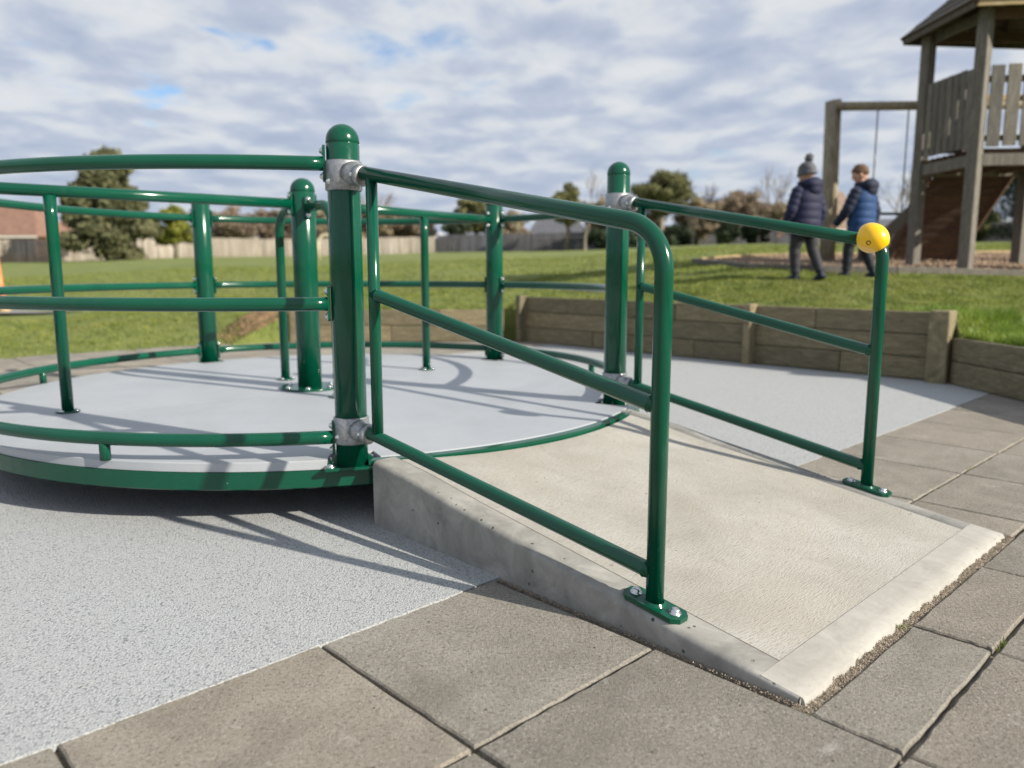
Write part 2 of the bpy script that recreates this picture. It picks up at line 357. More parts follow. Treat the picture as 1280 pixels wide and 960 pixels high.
    def build(s, name, m, parent=None, fixn=False, origin=None):
        """origin: where the part's own origin sits (world); the parent's world origin is kept in BASE."""
        pb = BASE[parent.name] if parent else Vector((0, 0, 0))
        og = Vector(origin) if origin is not None else pb
        me = s.mesh(name, m, og)
        if fixn:
            import bmesh; bm = bmesh.new(); bm.from_mesh(me); bmesh.ops.recalc_face_normals(bm, faces=bm.faces); bm.to_mesh(me); bm.free()
        o = bpy.data.objects.new(name, me); COL.objects.link(o)
        if parent: o.parent = parent
        o.location = og-pb; BASE[o.name] = og; return o
def tag(o, label=None, cat=None, group=None, kind=None):
    for k, v in (('label', label), ('category', cat), ('group', group), ('kind', kind)):
        if v: o[k] = v
    return o
def thing(name, loc, label, cat, group=None):
    o = bpy.data.objects.new(name, None); COL.objects.link(o); o.location = loc; o.empty_display_size = .1
    BASE[o.name] = Vector(loc); return tag(o, label, cat, group)
def npmesh(name, verts, faces, m, k=3):
    me = bpy.data.meshes.new(name); nf = len(faces)
    me.vertices.add(len(verts)); me.vertices.foreach_set('co', np.asarray(verts, dtype=np.float32).ravel())
    me.loops.add(nf*k); me.loops.foreach_set('vertex_index', np.asarray(faces, dtype=np.int32).ravel())
    me.polygons.add(nf); me.polygons.foreach_set('loop_start', np.arange(0, nf*k, k, dtype=np.int32))
    me.polygons.foreach_set('loop_total', np.full(nf, k, dtype=np.int32))
    if m: me.materials.append(m)
    me.update(calc_edges=True); return me
def npobj(name, verts, faces, m, parent=None, k=3):
    b = BASE[parent.name] if parent else Vector((0, 0, 0))
    o = bpy.data.objects.new(name, npmesh(name, np.asarray(verts)-np.array(b), faces, m, k)); COL.objects.link(o)
    if parent: o.parent = parent
    BASE[o.name] = b; return o
def clone(o, loc=None, rz=None):
    c = o.copy(); COL.objects.link(c)
    for ch in o.children:
        d = clone(ch); d.parent = c
    if loc is not None: c.location = loc
    if rz is not None: c.rotation_euler.z = rz
    BASE[c.name] = Vector(c.location); return c
def Rz(a): return Matrix.Rotation(a, 3, 'Z')
def zto(d): return Vector(d).to_track_quat('Z', 'Y').to_matrix()
def bolt(mb, p, d, r=.008, h=.007):
    R = zto(d); mb.lathe([(r*1.5, -.002), (r*1.5, .0015), (r*1.05, .002), (r, h*.55), (r*.72, h*.9), (r*.3, h*1.05)], p, 12, R)
def bolts(parent, spots, name='bolt'):
    for p, d, r, h in spots:
        mb = MB(); bolt(mb, p, d, r, h); mb.build(name, ZINC, parent)
def fillet(a, b, c, r, n=10):
    a, b, c = Vector(a), Vector(b), Vector(c); u = (a-b).normalized(); v = (c-b).normalized()
    ang = u.angle(v); t = r/math.tan(ang/2); ctr = b+(u+v).normalized()*(r/sin(ang/2))
    p0 = b+u*t; p1 = b+v*t; x = (p0-ctr).normalized(); y = (p1-ctr); y = (y-x*y.dot(x)).normalized(); tot = pi-ang
    return [ctr+(x*cos(tot*i/n)+y*sin(tot*i/n))*r for i in range(n+1)]

# ------------------------------------------------------------------ terrain function
AZC = np.array([-.62, -.33, 0, .32, .6]); RC = np.log(np.array([6., 8.2, 10, 13, 20, 40, 80, 200]))
ZT = np.array([[-.03, .0, .08, .13, .42, .80, 1.55, 2.4],
               [-.03, .0, .16, .34, .70, 1.28, 2.00, 3.0],
               [.3, .42, .50, .66, .98, 1.55, 2.48, 3.4],
               [.44, .70, .86, 1.04, 1.38, 2.05, 3.15, 4.6],
               [.34, .62, .84, 1.04, 1.42, 2.1, 3.4, 5.0]])
def zfield(x, y):
    x = np.asarray(x, float); y = np.asarray(y, float)
    az = np.clip(np.arctan2(x, np.maximum(y, .01)), -.62, .6); az = np.where(y < 0, np.where(x > 0, .6, -.62), az)
    r = np.hypot(x, y)*cos(.3)/1.0; r = np.maximum(np.hypot(x, y)*np.cos(az), 3.0)
    lr = np.clip(np.log(r), RC[0], RC[-1])
    i = np.clip(np.searchsorted(AZC, az)-1, 0, 3); j = np.clip(np.searchsorted(RC, lr)-1, 0, 6)
    a = (az-AZC[i])/(AZC[i+1]-AZC[i]); b = (lr-RC[j])/(RC[j+1]-RC[j])
    a = a*a*(3-2*a)
    return (ZT[i, j]*(1-a)+ZT[i+1, j]*a)*(1-b)+(ZT[i, j+1]*(1-a)+ZT[i+1, j+1]*a)*b
# the edge between the paved yard and the grass: (x, y, z of the soil there)
WU = 6.72
c0 = uvw(WU+.10, -6.93); c1 = uvw(WU+.10, -1.98)
EDGE = [(14, -30, .2), (4.6, -6, .33), (3.95, 0, .33), (3.66, 3.2, .33), (3.50, 6.02, .35), (c1.x-.02, c1.y, .50), (c0.x, c0.y+.05, .525), (c0.x-.14, c0.y+.03, .39), (-2.62, 9.62, .385),
        (-2.95, 9.45, .22), (-3.35, 9.1, -.02), (-3.95, 8.6, -.025), (-5.0, 7.55, -.025), (-6.5, 6.1, -.025), (-9.5, 3.0, -.025), (-14, -8, -.025), (-20, -30, -.025)]
CX, CY = -.6, 3.4
eth = np.array([math.atan2(p[1]-CY, p[0]-CX) for p in EDGE]); eth = np.unwrap(eth)
def edge_at(th):
    """radius and soil height of the edge in direction th from (CX, CY)"""
    for i in range(len(EDGE)-1):
        if eth[i] <= th <= eth[i+1] or i == len(EDGE)-2:
            a = np.array(EDGE[i][:2])-(CX, CY); b = np.array(EDGE[i+1][:2])-(CX, CY); d = np.array([cos(th), sin(th)])
            e = b-a; det = d[0]*(-e[1])+e[0]*d[1]
            r = (a[0]*(-e[1])+e[0]*a[1])/det; s_ = (d[0]*a[1]-d[1]*a[0])/det
            s_ = min(max(s_, 0), 1); return r, EDGE[i][2]*(1-s_)+EDGE[i+1][2]*s_
THS = np.sort(np.concatenate([np.linspace(eth[0], eth[-1], 420), eth, np.linspace(1.0, 2.2, 200)]))
ER = np.array([edge_at(t) for t in THS])
def terrain(x, y):
    x = np.asarray(x, float); y = np.asarray(y, float)
    th = np.arctan2(y-CY, x-CX); th = np.where(th < eth[0], th+2*pi, th)
    r0 = np.interp(th, THS, ER[:, 0]); z0 = np.interp(th, THS, ER[:, 1]); r = np.hypot(x-CX, y-CY)
    t = np.clip((r-r0)/1.6, 0, 1); t = t*t*(3-2*t)
    z = z0*(1-t)+zfield(x, y)*t
    # dirt bank at the left end of the low wall
    z = z+.20*np.exp(-(((x+3.30)/.4)**2+((y-9.9)/.4)**2))
    z = z+.015*np.sin(x*3.1+y*1.7)*t+.012*np.sin(x*1.3-y*4.1)*t
    return z, r-r0
def hit(pxx, row, lo=5.0, hi=190.0):
    """place something: march along the ray through photo point (px,row) until it meets the ground"""
    d = np.array([(pxx-640)/F, cos(PITCH)+(480-row)/F*sin(PITCH), -sin(PITCH)+(480-row)/F*cos(PITCH)])
    for s_ in np.geomspace(lo, hi, 500):
        p = np.array([0, 0, EYE])+d*s_
        if p[2] <= float(terrain(p[0], p[1])[0]): return Vector(p)
    return Vector(p)
def at(pxx, depth):
    x = (pxx-640)/F*depth; return Vector((x, depth, float(terrain(x, depth)[0])))
def rowz(row, depth):
    k = (480-row)/F; return EYE+depth*(-sin(PITCH)+k*cos(PITCH))/(cos(PITCH)+k*sin(PITCH))

# ------------------------------------------------------------------ ground sheets
tag(MB().prism([(-400, -400), (400, -400), (400, 400), (-400, 400)], -.6, -.20).build('ground', SOIL), kind='structure')
rr = np.concatenate([[0, 0, .04, .1, .2, .35, .55, .8, 1.1, 1.5, 2, 2.6, 3.3, 4.2, 5.2, 6.4, 8, 10], np.geomspace(12.5, 300, 34)])
vt = []; 
for t_, (r0, z0) in zip(THS, ER):
    xs = CX+np.cos(t_)*(r0+rr); ys = CY+np.sin(t_)*(r0+rr); zs = terrain(xs, ys)[0]; zs[0] = -.19; vt.append(np.stack([xs, ys, zs], 1))
vt = np.array(vt); nt, nr = vt.shape[:2]
I = np.arange(nt*nr).reshape(nt, nr)
fc = np.stack([I[:-1, :-1], I[:-1, 1:], I[1:, 1:], I[1:, :-1]], -1).reshape(-1, 4)
gf = npobj('grass_field', vt.reshape(-1, 3), fc, GROUND, k=4); gf.data.polygons.foreach_set('use_smooth', [True]*len(fc)); tag(gf, kind='structure')

# yard base of sand under the paving
yb = [(EDGE[i][0], EDGE[i][1]) for i in range(len(EDGE))]
tag(MB().prism(yb, -.19, -.017).build('paving_bed', SAND), kind='structure')
paving = bpy.data.objects['paving_bed']
# rubber safety surface: flush sheet, edge follows the paving grid
G0U, G0V, GP = .8886, -1.0286, .5766
RV0 = -1.6035; RV1 = -6.35
rp = []
random.seed(3)
def wob(a, b, n, amp):
    o = []
    for i in range(n):
        t_ = i/n; o.append((a[0]+(b[0]-a[0])*t_+random.uniform(-amp, amp), a[1]+(b[1]-a[1])*t_+random.uniform(-amp, amp)))
    return o
cs = [(-3.2, RV0), (WU+.02, RV0), (WU+.02, RV1), (-3.2, RV1)]
for i in range(4): rp += wob(cs[i], cs[(i+1) % 4], 260 if i == 0 else 30, .0022)
poly = [(uvw(u, v).x, uvw(u, v).y) for u, v in rp]
tag(MB().prism(poly, -.016, -.0005).build('rubber_surface', RUBBER), kind='structure')

# pavers: every slab its own object with shared meshes, joints open between them
def paver_mesh(su, sv, seed):
    rnd = random.Random(seed); n = 14; b = .004; top = []
    def side(a, c):
        return [(a[0]+(c[0]-a[0])*i/n+rnd.uniform(-.0024, .0024), a[1]+(c[1]-a[1])*i/n+rnd.uniform(-.0024, .0024)) for i in range(n)]
    q = [(-su/2, -sv/2), (su/2, -sv/2), (su/2, sv/2), (-su/2, sv/2)]
    for i in range(4): top += side(q[i], q[(i+1) % 4])
    m = len(top); vs = []
    for (k, z) in ((1, -.035), (1, -.004), (None, 0)):
        for x, y in top:
            if k is None:
                x = math.copysign(max(abs(x)-b, 0), x); y = math.copysign(max(abs(y)-b, 0), y)
            vs.append((x, y, z))
    fs = [(j*m+i, j*m+(i+1) % m, (j+1)*m+(i+1) % m, (j+1)*m+i) for j in range(2) for i in range(m)]+[tuple(range(2*m, 3*m))]
    mb = MB(); mb.add(vs, fs); return mb.mesh('paver', PAVER)
GAP = .011
pm = {}
def paver(u0, u1, v0, v1, kind):
    key = (round(u1-u0, 3), round(v1-v0, 3), kind)
    if key not in pm: pm[key] = paver_mesh(u1-u0-GAP, v1-v0-GAP, hash(key) & 65535)
    o = bpy.data.objects.new('paver', pm[key]); COL.objects.link(o); o.parent = paving
    c = uvw((u0+u1)/2, (v0+v1)/2); o.location = (c.x, c.y, random.uniform(-.0025, .0015))
    o.rotation_euler = (random.uniform(-.003, .003), random.uniform(-.003, .003), GA+random.uniform(-.003, .003)+random.choice((0, 0)))
RAMP_U0, RAMP_U1, RAMP_V1 = 1.488, 2.975, -.672
for i in range(-9, 11):
    for j in range(-1, 9):
        u0 = G0U+i*GP; v0 = G0V+(j-1)*GP; u1 = u0+GP; v1 = v0+GP
        if j == 0: v0 += 0
        c = uvw((u0+u1)/2, (v0+v1)/2)
        if c.y < -2.4 or c.x > 3.75 or c.y > 6.3: continue
        if j == -1: continue
        # cells the ramp covers
        ru0, ru1 = RAMP_U0, RAMP_U1+.01
        if u0 >= ru0-.05 and u1 <= ru1+.25 and v0 < RAMP_V1-.02:
            if u1 > ru1+.02 and u0 < ru1:     # last one only partly covered
                pass
            if v1 <= RAMP_V1-.03:
                if u1 > ru1+.05 and u0 < ru1: paver(ru1+.004, u1, v0, v1, 0)
                continue
            paver(u0, u1, RAMP_V1+.030, v1, i % 3)
            if u1 > ru1+.05 and u0 < ru1: paver(ru1+.004, u1, v0, RAMP_V1+.030, 1)
            continue
        if u0 < ru1 < u1-.02 and v0 < RAMP_V1-.02:
            if v1 <= RAMP_V1-.03: paver(ru1+.006, u1, v0, v1, 1)
            else:
                paver(u0, ru1+.03, RAMP_V1+.030, v1, 2); paver(ru1+.03, u1, v0, v1, 3)
            continue
        paver(u0, u1, v0, v1, (i*3+j) % 4)
# paving behind the roundabout: long slabs beyond the rubber
for i in range(-6, 12):
    for j in range(0, 14):
        u0 = G0U-.3+i*GP; v1 = RV1-.006-j*GP; v0 = v1-GP; c = uvw(u0+GP/2, v0+GP/2)
        if c.y > 9.75 or c.y < 1.5 or c.x > .6: continue
        th = math.atan2(c.y-CY, c.x-CX); th += 2*pi if th < eth[0] else 0
        if math.hypot(c.x-CX, c.y-CY) > float(np.interp(th, THS, ER[:, 0]))+.25: continue
        paver(u0, u0+GP, v0, v1, (i+j) % 4)

# ------------------------------------------------------------------ concrete ramp
def ramp_z(v):
    t_ = (v+2.30)/(RAMP_V1+2.30); t_ = min(max(t_, 0), 1)
    z = .238-.229*t_
    knee = max(0, 1-abs(v+2.05)/.25); return z+.006*knee
ctr_post = Vector((-1.15, 4.351, 0)); RC0 = Vector((-1.04, 4.37, 0)); R_RIM = 1.738
ramp = thing('ramp', uvw(2.24, -1.4), 'pale concrete ramp leading up from the pavers to the grey platform', 'ramp')
def arc_v(u, R):
    uc = RC0.dot(U); vc = RC0.dot(V); s_ = R*R-(u-uc)**2
    return vc+math.sqrt(s_) if s_ > 0 else -2.30
vend = lambda u: max(-2.30, arc_v(u, R_RIM+.047))
BW = .095
mb = MB()
def strip(mb, u0, u1, vs_, drop=0.0, nu=2, smooth=True, vstart=None):
    us = np.linspace(u0, u1, nu); o = len(mb.v); rows = []
    for i in range(vs_+1):
        for u in us:
            a = vend(u) if vstart is None else vstart; b = RAMP_V1-BW if vstart is None else RAMP_V1
            v = a+(b-a)*i/vs_; rows.append(uvw(u, v, ramp_z(v)-drop))
    n = len(us); mb.add(rows, [(i*n+k, i*n+k+1, (i+1)*n+k+1, (i+1)*n+k) for i in range(vs_) for k in range(n-1)], smooth)
strip(mb, RAMP_U0+BW+.003, RAMP_U1-BW-.002, 40, .001, 30)
inf = mb.build('brushed_infill', BRUSH, ramp, True)
if inf.data.polygons[0].normal.z < 0: inf.data.flip_normals()
# body with rounded top edges and smooth borders, as a swept section along v
mb = MB(); NV = 44; sec_n = None
def section(v):
    z = ramp_z(v); r = min(.022, z*.55+.001); s_ = [(RAMP_U0, -.02), (RAMP_U0-.0, (z-r)*.5)]
    for k in range(7):
        a = pi-(pi/2)*k/6; s_.append((RAMP_U0+r+r*cos(a), z-r+r*sin(a)))
    s_ += [(RAMP_U0+BW-.001, z), (RAMP_U0+BW, z-.009), (RAMP_U1-BW, z-.009), (RAMP_U1-BW+.001, z)]
    for k in range(7):
        a = pi/2-(pi/2)*k/6; s_.append((RAMP_U1-r+r*cos(a), z-r+r*sin(a)))
    s_ += [(RAMP_U1, (z-r)*.5), (RAMP_U1, -.02)]
    return s_
vs_list = [None]+list(np.linspace(-2.262, RAMP_V1, NV))
rows = []
for v in np.linspace(-2.262, RAMP_V1, NV):
    for (u, z) in section(v):
        vv = v+.004*sin(u*9+v*3)*(0 if z > .01 else 1); rows.append(uvw(u, vv, z))
n = len(section(-1))
mb.add(rows, [(i*n+k, i*n+k+1, (i+1)*n+k+1, (i+1)*n+k) for i in range(NV-1) for k in range(n-1)], True)
mb.add([uvw(u, -2.262, z) for u, z in section(-2.262)], [tuple(range(n))]); mb.add([uvw(u, RAMP_V1, z) for u, z in section(RAMP_V1)], [tuple(range(n))])
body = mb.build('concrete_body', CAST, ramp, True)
# smooth strip across the foot of the ramp, ragged where it meets the pavers
mb = MB(); rows = []; NU = 60; rnd = random.Random(5)
for i in range(NU+1):
    u = RAMP_U0+.007+(RAMP_U1-RAMP_U0-.014)*i/NU; e = rnd.uniform(-.004, .007)
    dr = .0012 if i in (0, NU) else 0
    for v, z in ((RAMP_V1-BW, ramp_z(RAMP_V1-BW)+.0010-dr), (RAMP_V1-BW*.4, ramp_z(RAMP_V1-BW*.4)+.0012-dr*.7), (RAMP_V1+e, .0092), (RAMP_V1+e+.004, .003), (RAMP_V1+e+.012, -.02)): rows.append(uvw(u, v, z))
mb.add(rows, [(i*5+k, i*5+k+1, (i+1)*5+k+1, (i+1)*5+k) for i in range(NU) for k in range(4)], True)
mb.add([rows[k] for k in range(5)], [(0, 1, 2, 3, 4)]); mb.add([rows[NU*5+k] for k in range(5)], [(0, 1, 2, 3, 4)]); mb.build('foot_strip', CAST, ramp, True)
ft = [o for o in ramp.children if o.name.startswith('foot_strip')][0]
CASTL = m_concrete_side(.12, 'pale_smooth_concrete')
for nd in CASTL.node_tree.nodes:
    if nd.type == 'VALTORGB' and len(nd.color_ramp.elements) == 3:
        for el, c in zip(nd.color_ramp.elements, ((.28, .27, .243), (.345, .333, .303), (.405, .392, .357))): el.color = (*c, 1)
ft.data.materials[0] = CASTL
# grit, crumbs and moss lying in the open joint in front of the ramp
vs = []; fs = []; rnd = random.Random(9)
def crumb(p, s_):
    o = len(vs); q = Rz(rnd.uniform(0, 6)) @ Matrix.Rotation(rnd.uniform(-.6, .6), 3, 'X')
    for a in ((1, 0, 0), (-.6, .8, 0), (-.5, -.8, 0), (0, 0, .9), (.1, .1, -.6)): vs.append(p+q @ Vector(a)*s_)
    fs.extend([(o, o+1, o+3), (o+1, o+2, o+3), (o+2, o, o+3), (o+1, o, o+4), (o+2, o+1, o+4), (o, o+2, o+4)])
for i in range(5200):
    u = rnd.uniform(RAMP_U0-.02, RAMP_U1+.03); v = RAMP_V1+rnd.uniform(.003, .034); crumb(uvw(u, v, rnd.uniform(-.008, -.002)), rnd.uniform(.0008, .0028))
for i in range(1500):
    u = RAMP_U0-rnd.uniform(.0, .014); v = rnd.uniform(-1.6, RAMP_V1); crumb(uvw(u, v, rnd.uniform(-.012, -.001)), rnd.uniform(.001, .003))
MB().prism([(uvw(u, v).x, uvw(u, v).y) for u, v in ((RAMP_U0-.02, RAMP_V1-.01), (RAMP_U1+.03, RAMP_V1-.01), (RAMP_U1+.03, RAMP_V1+.05), (RAMP_U0-.02, RAMP_V1+.05))], -.016, -.0065).build('joint_fill', SAND, paving)
GRIT = simple('grit_mix', (.33, .275, .215), .95, 0, .5, 60)
tag(npobj('joint_grit', vs, fs, GRIT), 'brown grit and crumbs lying in the joint along the foot of the ramp', 'grit', kind='stuff')
# dead leaf scraps and specks on the paving
vs = []; fs = []; SCRAP = simple('leaf_scraps', (.07, .05, .035), .8, 0, .5)
for i in range(240):
    u = rnd.uniform(.1, 6.2); v = rnd.uniform(-2.2, .8) if i % 3 else rnd.uniform(-6, -1.7); z = .004
    if RAMP_U0+.03 < u < RAMP_U1-.03 and -2.1 < v < RAMP_V1: z = ramp_z(v)+.002
    elif RAMP_U0-.02 < u < RAMP_U1+.02 and v < RAMP_V1+.02: continue
    p = uvw(u, v, z); 
    if (p-RC0).length < 1.8: continue
    s_ = rnd.uniform(.0022, .0055); a = rnd.uniform(0, 6); o = len(vs); d = Vector((cos(a), sin(a), 0)); e = Vector((-sin(a), cos(a), 0))
    vs += [p-d*s_, p+e*s_*.3+Vector((0, 0, .001)), p+d*s_*1.2, p-e*s_*.3+Vector((0, 0, .0015))]; fs += [(o, o+3, o+2), (o, o+2, o+1)]
tag(npobj('leaf_scraps', vs, fs, SCRAP), 'tiny dark leaf scraps scattered over paving, ramp and rubber', 'leaf litter', kind='stuff')
vs = []; fs = []
for (u, v, n_, sp) in ((2.02, RAMP_V1+.018, 20, .012), (2.1, -.452, 26, .02), (5.2, -1.03, 60, .05), (3.9, -1.03, 30, .03)):
    for i in range(n_):
        p = uvw(u+rnd.gauss(0, sp), v+rnd.gauss(0, .006), -.008); a = rnd.uniform(0, 6); h = rnd.uniform(.008, .018); o = len(vs)
        vs += [p+Vector((cos(a), sin(a), 0))*.0018, p-Vector((cos(a), sin(a), 0))*.0018, p+Vector((rnd.uniform(-.006, .006), rnd.uniform(-.006, .006), h))]; fs.append((o, o+1, o+2))
tag(npobj('moss', vs, fs, GRASSB), 'small tufts of moss growing in the paver joints', 'moss', kind='stuff')

# ------------------------------------------------------------------ roundabout
ZD = .233
rb = thing('merry_go_round', (RC0.x, RC0.y, 0), 'large green and grey wheelchair roundabout with domed posts and curved rails', 'merry-go-round')
POST = {'a': Vector((-.575, 2.714, 0)), 'b': Vector((.521, 3.883, 0)), 'c': Vector((-.13, 5.755, 0)), 'd': Vector((-2.215, 5.62, 0)), 'e': Vector((-2.46, 3.32, 0))}
def ang(p): return math.atan2(p.y-RC0.y, p.x-RC0.x)
def rad(p): return math.hypot(p.x-RC0.x, p.y-RC0.y)
# rim: a green channel ring
n = 144; mb = MB(); prof = [(R_RIM-.10, .198), (R_RIM, .198), (R_RIM, .137), (R_RIM-.006, .132), (R_RIM-.012, .137), (R_RIM-.012, .190), (R_RIM-.10, .190)]
rows = [(RC0.x+r*cos(2*pi*k/n), RC0.y+r*sin(2*pi*k/n), z) for k in range(n) for r, z in prof]; m = len(prof)
mb.add(rows, [(k*m+i, k*m+(i+1) % m, ((k+1) % n)*m+(i+1) % m, ((k+1) % n)*m+i) for k in range(n) for i in range(m)])
mb.build('rim', GREEN, rb, True)
# entrance lip between the two posts: green flat bar flush with the deck
a0, a1 = ang(POST['a'])+.03, ang(POST['b'])-.03
RL = R_RIM+.035
outer = [(RC0.x+RL*cos(a0+(a1-a0)*i/40), RC0.y+RL*sin(a0+(a1-a0)*i/40)) for i in range(41)]
inner = [(RC0.x+(R_RIM-.007)*cos(a0+(a1-a0)*i/40), RC0.y+(R_RIM-.007)*sin(a0+(a1-a0)*i/40)) for i in range(41)][::-1]
MB().prism(outer+inner, .1985, ZD-.003).build('entrance_lip', GREEN, rb, True)
# underframe and pivot with an added dark disc standing in for the shade below
mb = MB()
for k in range(6):
    a = k*pi/3+.2; mb.box((RC0.x+.85*cos(a), RC0.y+.85*sin(a), .135), (1.3, .06, .05), Rz(a))
mb.lathe([(R_RIM-.02, .156), (R_RIM-.02, .164)], (RC0.x, RC0.y, 0), 72)
mb.lathe([(.25, -.02), (.25, .12), (.12, .12), (.12, .19)], (RC0.x, RC0.y, 0)); mb.build('underframe_with_shade_disc', DARKM, rb)
# deck: two half discs of grey board with a seam, notched round the posts
SEAM = radians(41.5)
def deck_r(a):
    r = R_RIM-.006
    for p in POST.values():
        d = abs((a-ang(p)+pi) % (2*pi)-pi)
        if d < .052: r = min(r, rad(p)-.085)
    d = (a-ang(POST['a'])) % (2*pi); e = (ang(POST['b'])-ang(POST['a'])) % (2*pi)
    if d < e: r = min(r, R_RIM-.008)
    return r
for h in range(2):
    b0 = SEAM+h*pi; poly = []
    nseg = 400
    for i in range(nseg+1):
        a = b0+pi*i/nseg; r = deck_r(a); poly.append((RC0.x+r*cos(a), RC0.y+r*sin(a)))
    off = Vector((-sin(b0), cos(b0), 0))*.001
    q = [(x+off.x, y+off.y) for x, y in poly]; nn = len(q); b = .003; mb = MB(); cxy = (RC0.x, RC0.y)
    def shr(p, b): d = Vector((p[0]-cxy[0], p[1]-cxy[1])); L = d.length; return (cxy[0]+d.x*(1-b/L), cxy[1]+d.y*(1-b/L))
    rws = [(x, y, .1995) for x, y in q]+[(x, y, ZD-b) for x, y in q]+[(*shr(p, b), ZD) for p in q]
    mb.add(rws, [(j*nn+i, j*nn+(i+1) % nn, (j+1)*nn+(i+1) % nn, (j+1)*nn+i) for j in range(2) for i in range(nn)])
    rings = np.linspace(1, 0, 2)
    mb.add([(*shr(p, b), ZD) for p in q], [tuple(range(nn))]); mb.add([(x, y, .1995) for x, y in q], [tuple(range(nn))[::-1]])
    mb.build('deck_panel', DECK, rb)
# posts
def dome(mb, c, r, z0, z1, n=40):
    pr = [(r, z0), (r, z1-r-.012), (r*.985, z1-r-.011), (r*.985, z1-r-.009), (r*1.01, z1-r-.008)]
    pr += [(r*1.01*cos(t_), z1-r+r*sin(t_)) for t_ in np.linspace(0, pi/2-.06, 10)]
    mb.lathe(pr, (c.x, c.y, 0), n)
ZTOP = 1.39
flanges = []
for k, p in POST.items():
    r = .056 if k in 'ab' else .062
    top = ZTOP if k == 'a' else 1.42 if k == 'b' else 1.43
    mb = MB(); dome(mb, p, r, .20, top); po = mb.build('post', GREEN, rb, origin=(p.x, p.y, 0))
    a = ang(p); mb = MB(); mb.box((p.x-.02*cos(a), p.y-.02*sin(a), .205), (.16, .20, .013), Rz(a), .003)
    for s_ in (-1, 1):   # gusset fins at the foot
        d = Rz(a) @ Vector((0, s_, 0)); q = p+d*(r-.003)
        mb.extrude([q+Vector((0, 0, .2115)), q+d*.05+Vector((0, 0, .2115)), q+d*.038+Vector((0, 0, .218)), q+Vector((0, 0, .250))], Rz(a) @ Vector((.006, 0, 0)))
    pl = mb.build('base_plate', GREEN, po)
    bolts(po, [(Vector((p.x, p.y, .2125))+Rz(a) @ Vector((sx*.056-.02, sy*.078, 0)), (0, 0, 1), .010, .010) for sx in (-1, 1) for sy in (-1, 1)])
# centre post with round base plate
mb = MB(); dome(mb, ctr_post, .066, .236, 1.395); cp = mb.build('centre_post', GREEN, rb, origin=(ctr_post.x, ctr_post.y, 0))
MB().lathe([(.165, .2335), (.165, .242), (.162, .245)], (ctr_post.x, ctr_post.y, 0), 40).build('base_plate', GREEN, cp)
bolts(cp, [(Vector((ctr_post.x+.13*cos(k*pi/3-.35), ctr_post.y+.13*sin(k*pi/3-.35), .246)), (0, 0, 1), .011, .010) for k in range(6)])
# flange: upright green strap with two domed bolts where a rail meets a post
def flange(parent, p, r, d, z, half=.062):
    d = Vector(d); d.z = 0; d.normalize(); t_ = Vector((-d.y, d.x, 0)); R = Matrix((t_, d, Vector((0, 0, 1)))).transposed()
    mb = MB(); c = Vector((p.x, p.y, z))+d*(r+.003)
    wv = .022; pl = []
    for i in range(9): pl.append((wv*cos(pi*i/8), half-wv*.6+wv*.6*sin(pi*i/8)))
    for i in range(9): pl.append((wv*cos(pi+pi*i/8), -(half-wv*.6)+wv*.6*sin(pi+pi*i/8)))
    mb.extrude([c+t_*x+Vector((0, 0, zz_)) for x, zz_ in pl], d*.009); mb.build('flange', GREEN, parent, True)
    bolts(parent, [(c+d*.010+Vector((0, 0, s_*(half-.020))), d, .0095, .010) for s_ in (-1, 1)])
RR = .0242
def arc_pts(pa, pb, z, n=36, g0=.066, g1=.066):
    aa, ab = ang(pa), ang(pb)
    while ab > aa: ab -= 2*pi
    ra, rb_ = rad(pa), rad(pb); aa -= g0/ra; ab += g1/rb_
    out = []
    for i in range(n+1):
        t_ = i/n; a = aa+(ab-aa)*t_; r = ra+(rb_-ra)*(t_*t_*(3-2*t_)); out.append(Vector((RC0.x+r*cos(a), RC0.y+r*sin(a), z)))
    return out
segs = [('a', 'e'), ('e', 'd'), ('d', 'c'), ('c', 'b')]
for (p, q) in segs:
    for z in (1.258, .785, .312):
        pts = arc_pts(POST[p], POST[q], z)
        mb = MB(); mb.tube(pts, RR, 18)
        if z < .5:      # stub feet holding the low rail off the deck
            for t_ in (.5,) if (p, q) != ('a', 'e') else (.44,):
                c = pts[int(36*t_)]; mb.tube([(c.x, c.y, ZD), (c.x, c.y, z)], .019, 14)
        ring = mb.build('curved_rail', GREEN, rb)
        for (pp, other) in ((POST[p], pts[1]), (POST[q], pts[-2])):
            flange(ring, pp, .056 if pp is POST['a'] or pp is POST['b'] else .062, other-Vector((pp.x, pp.y, z)), z)
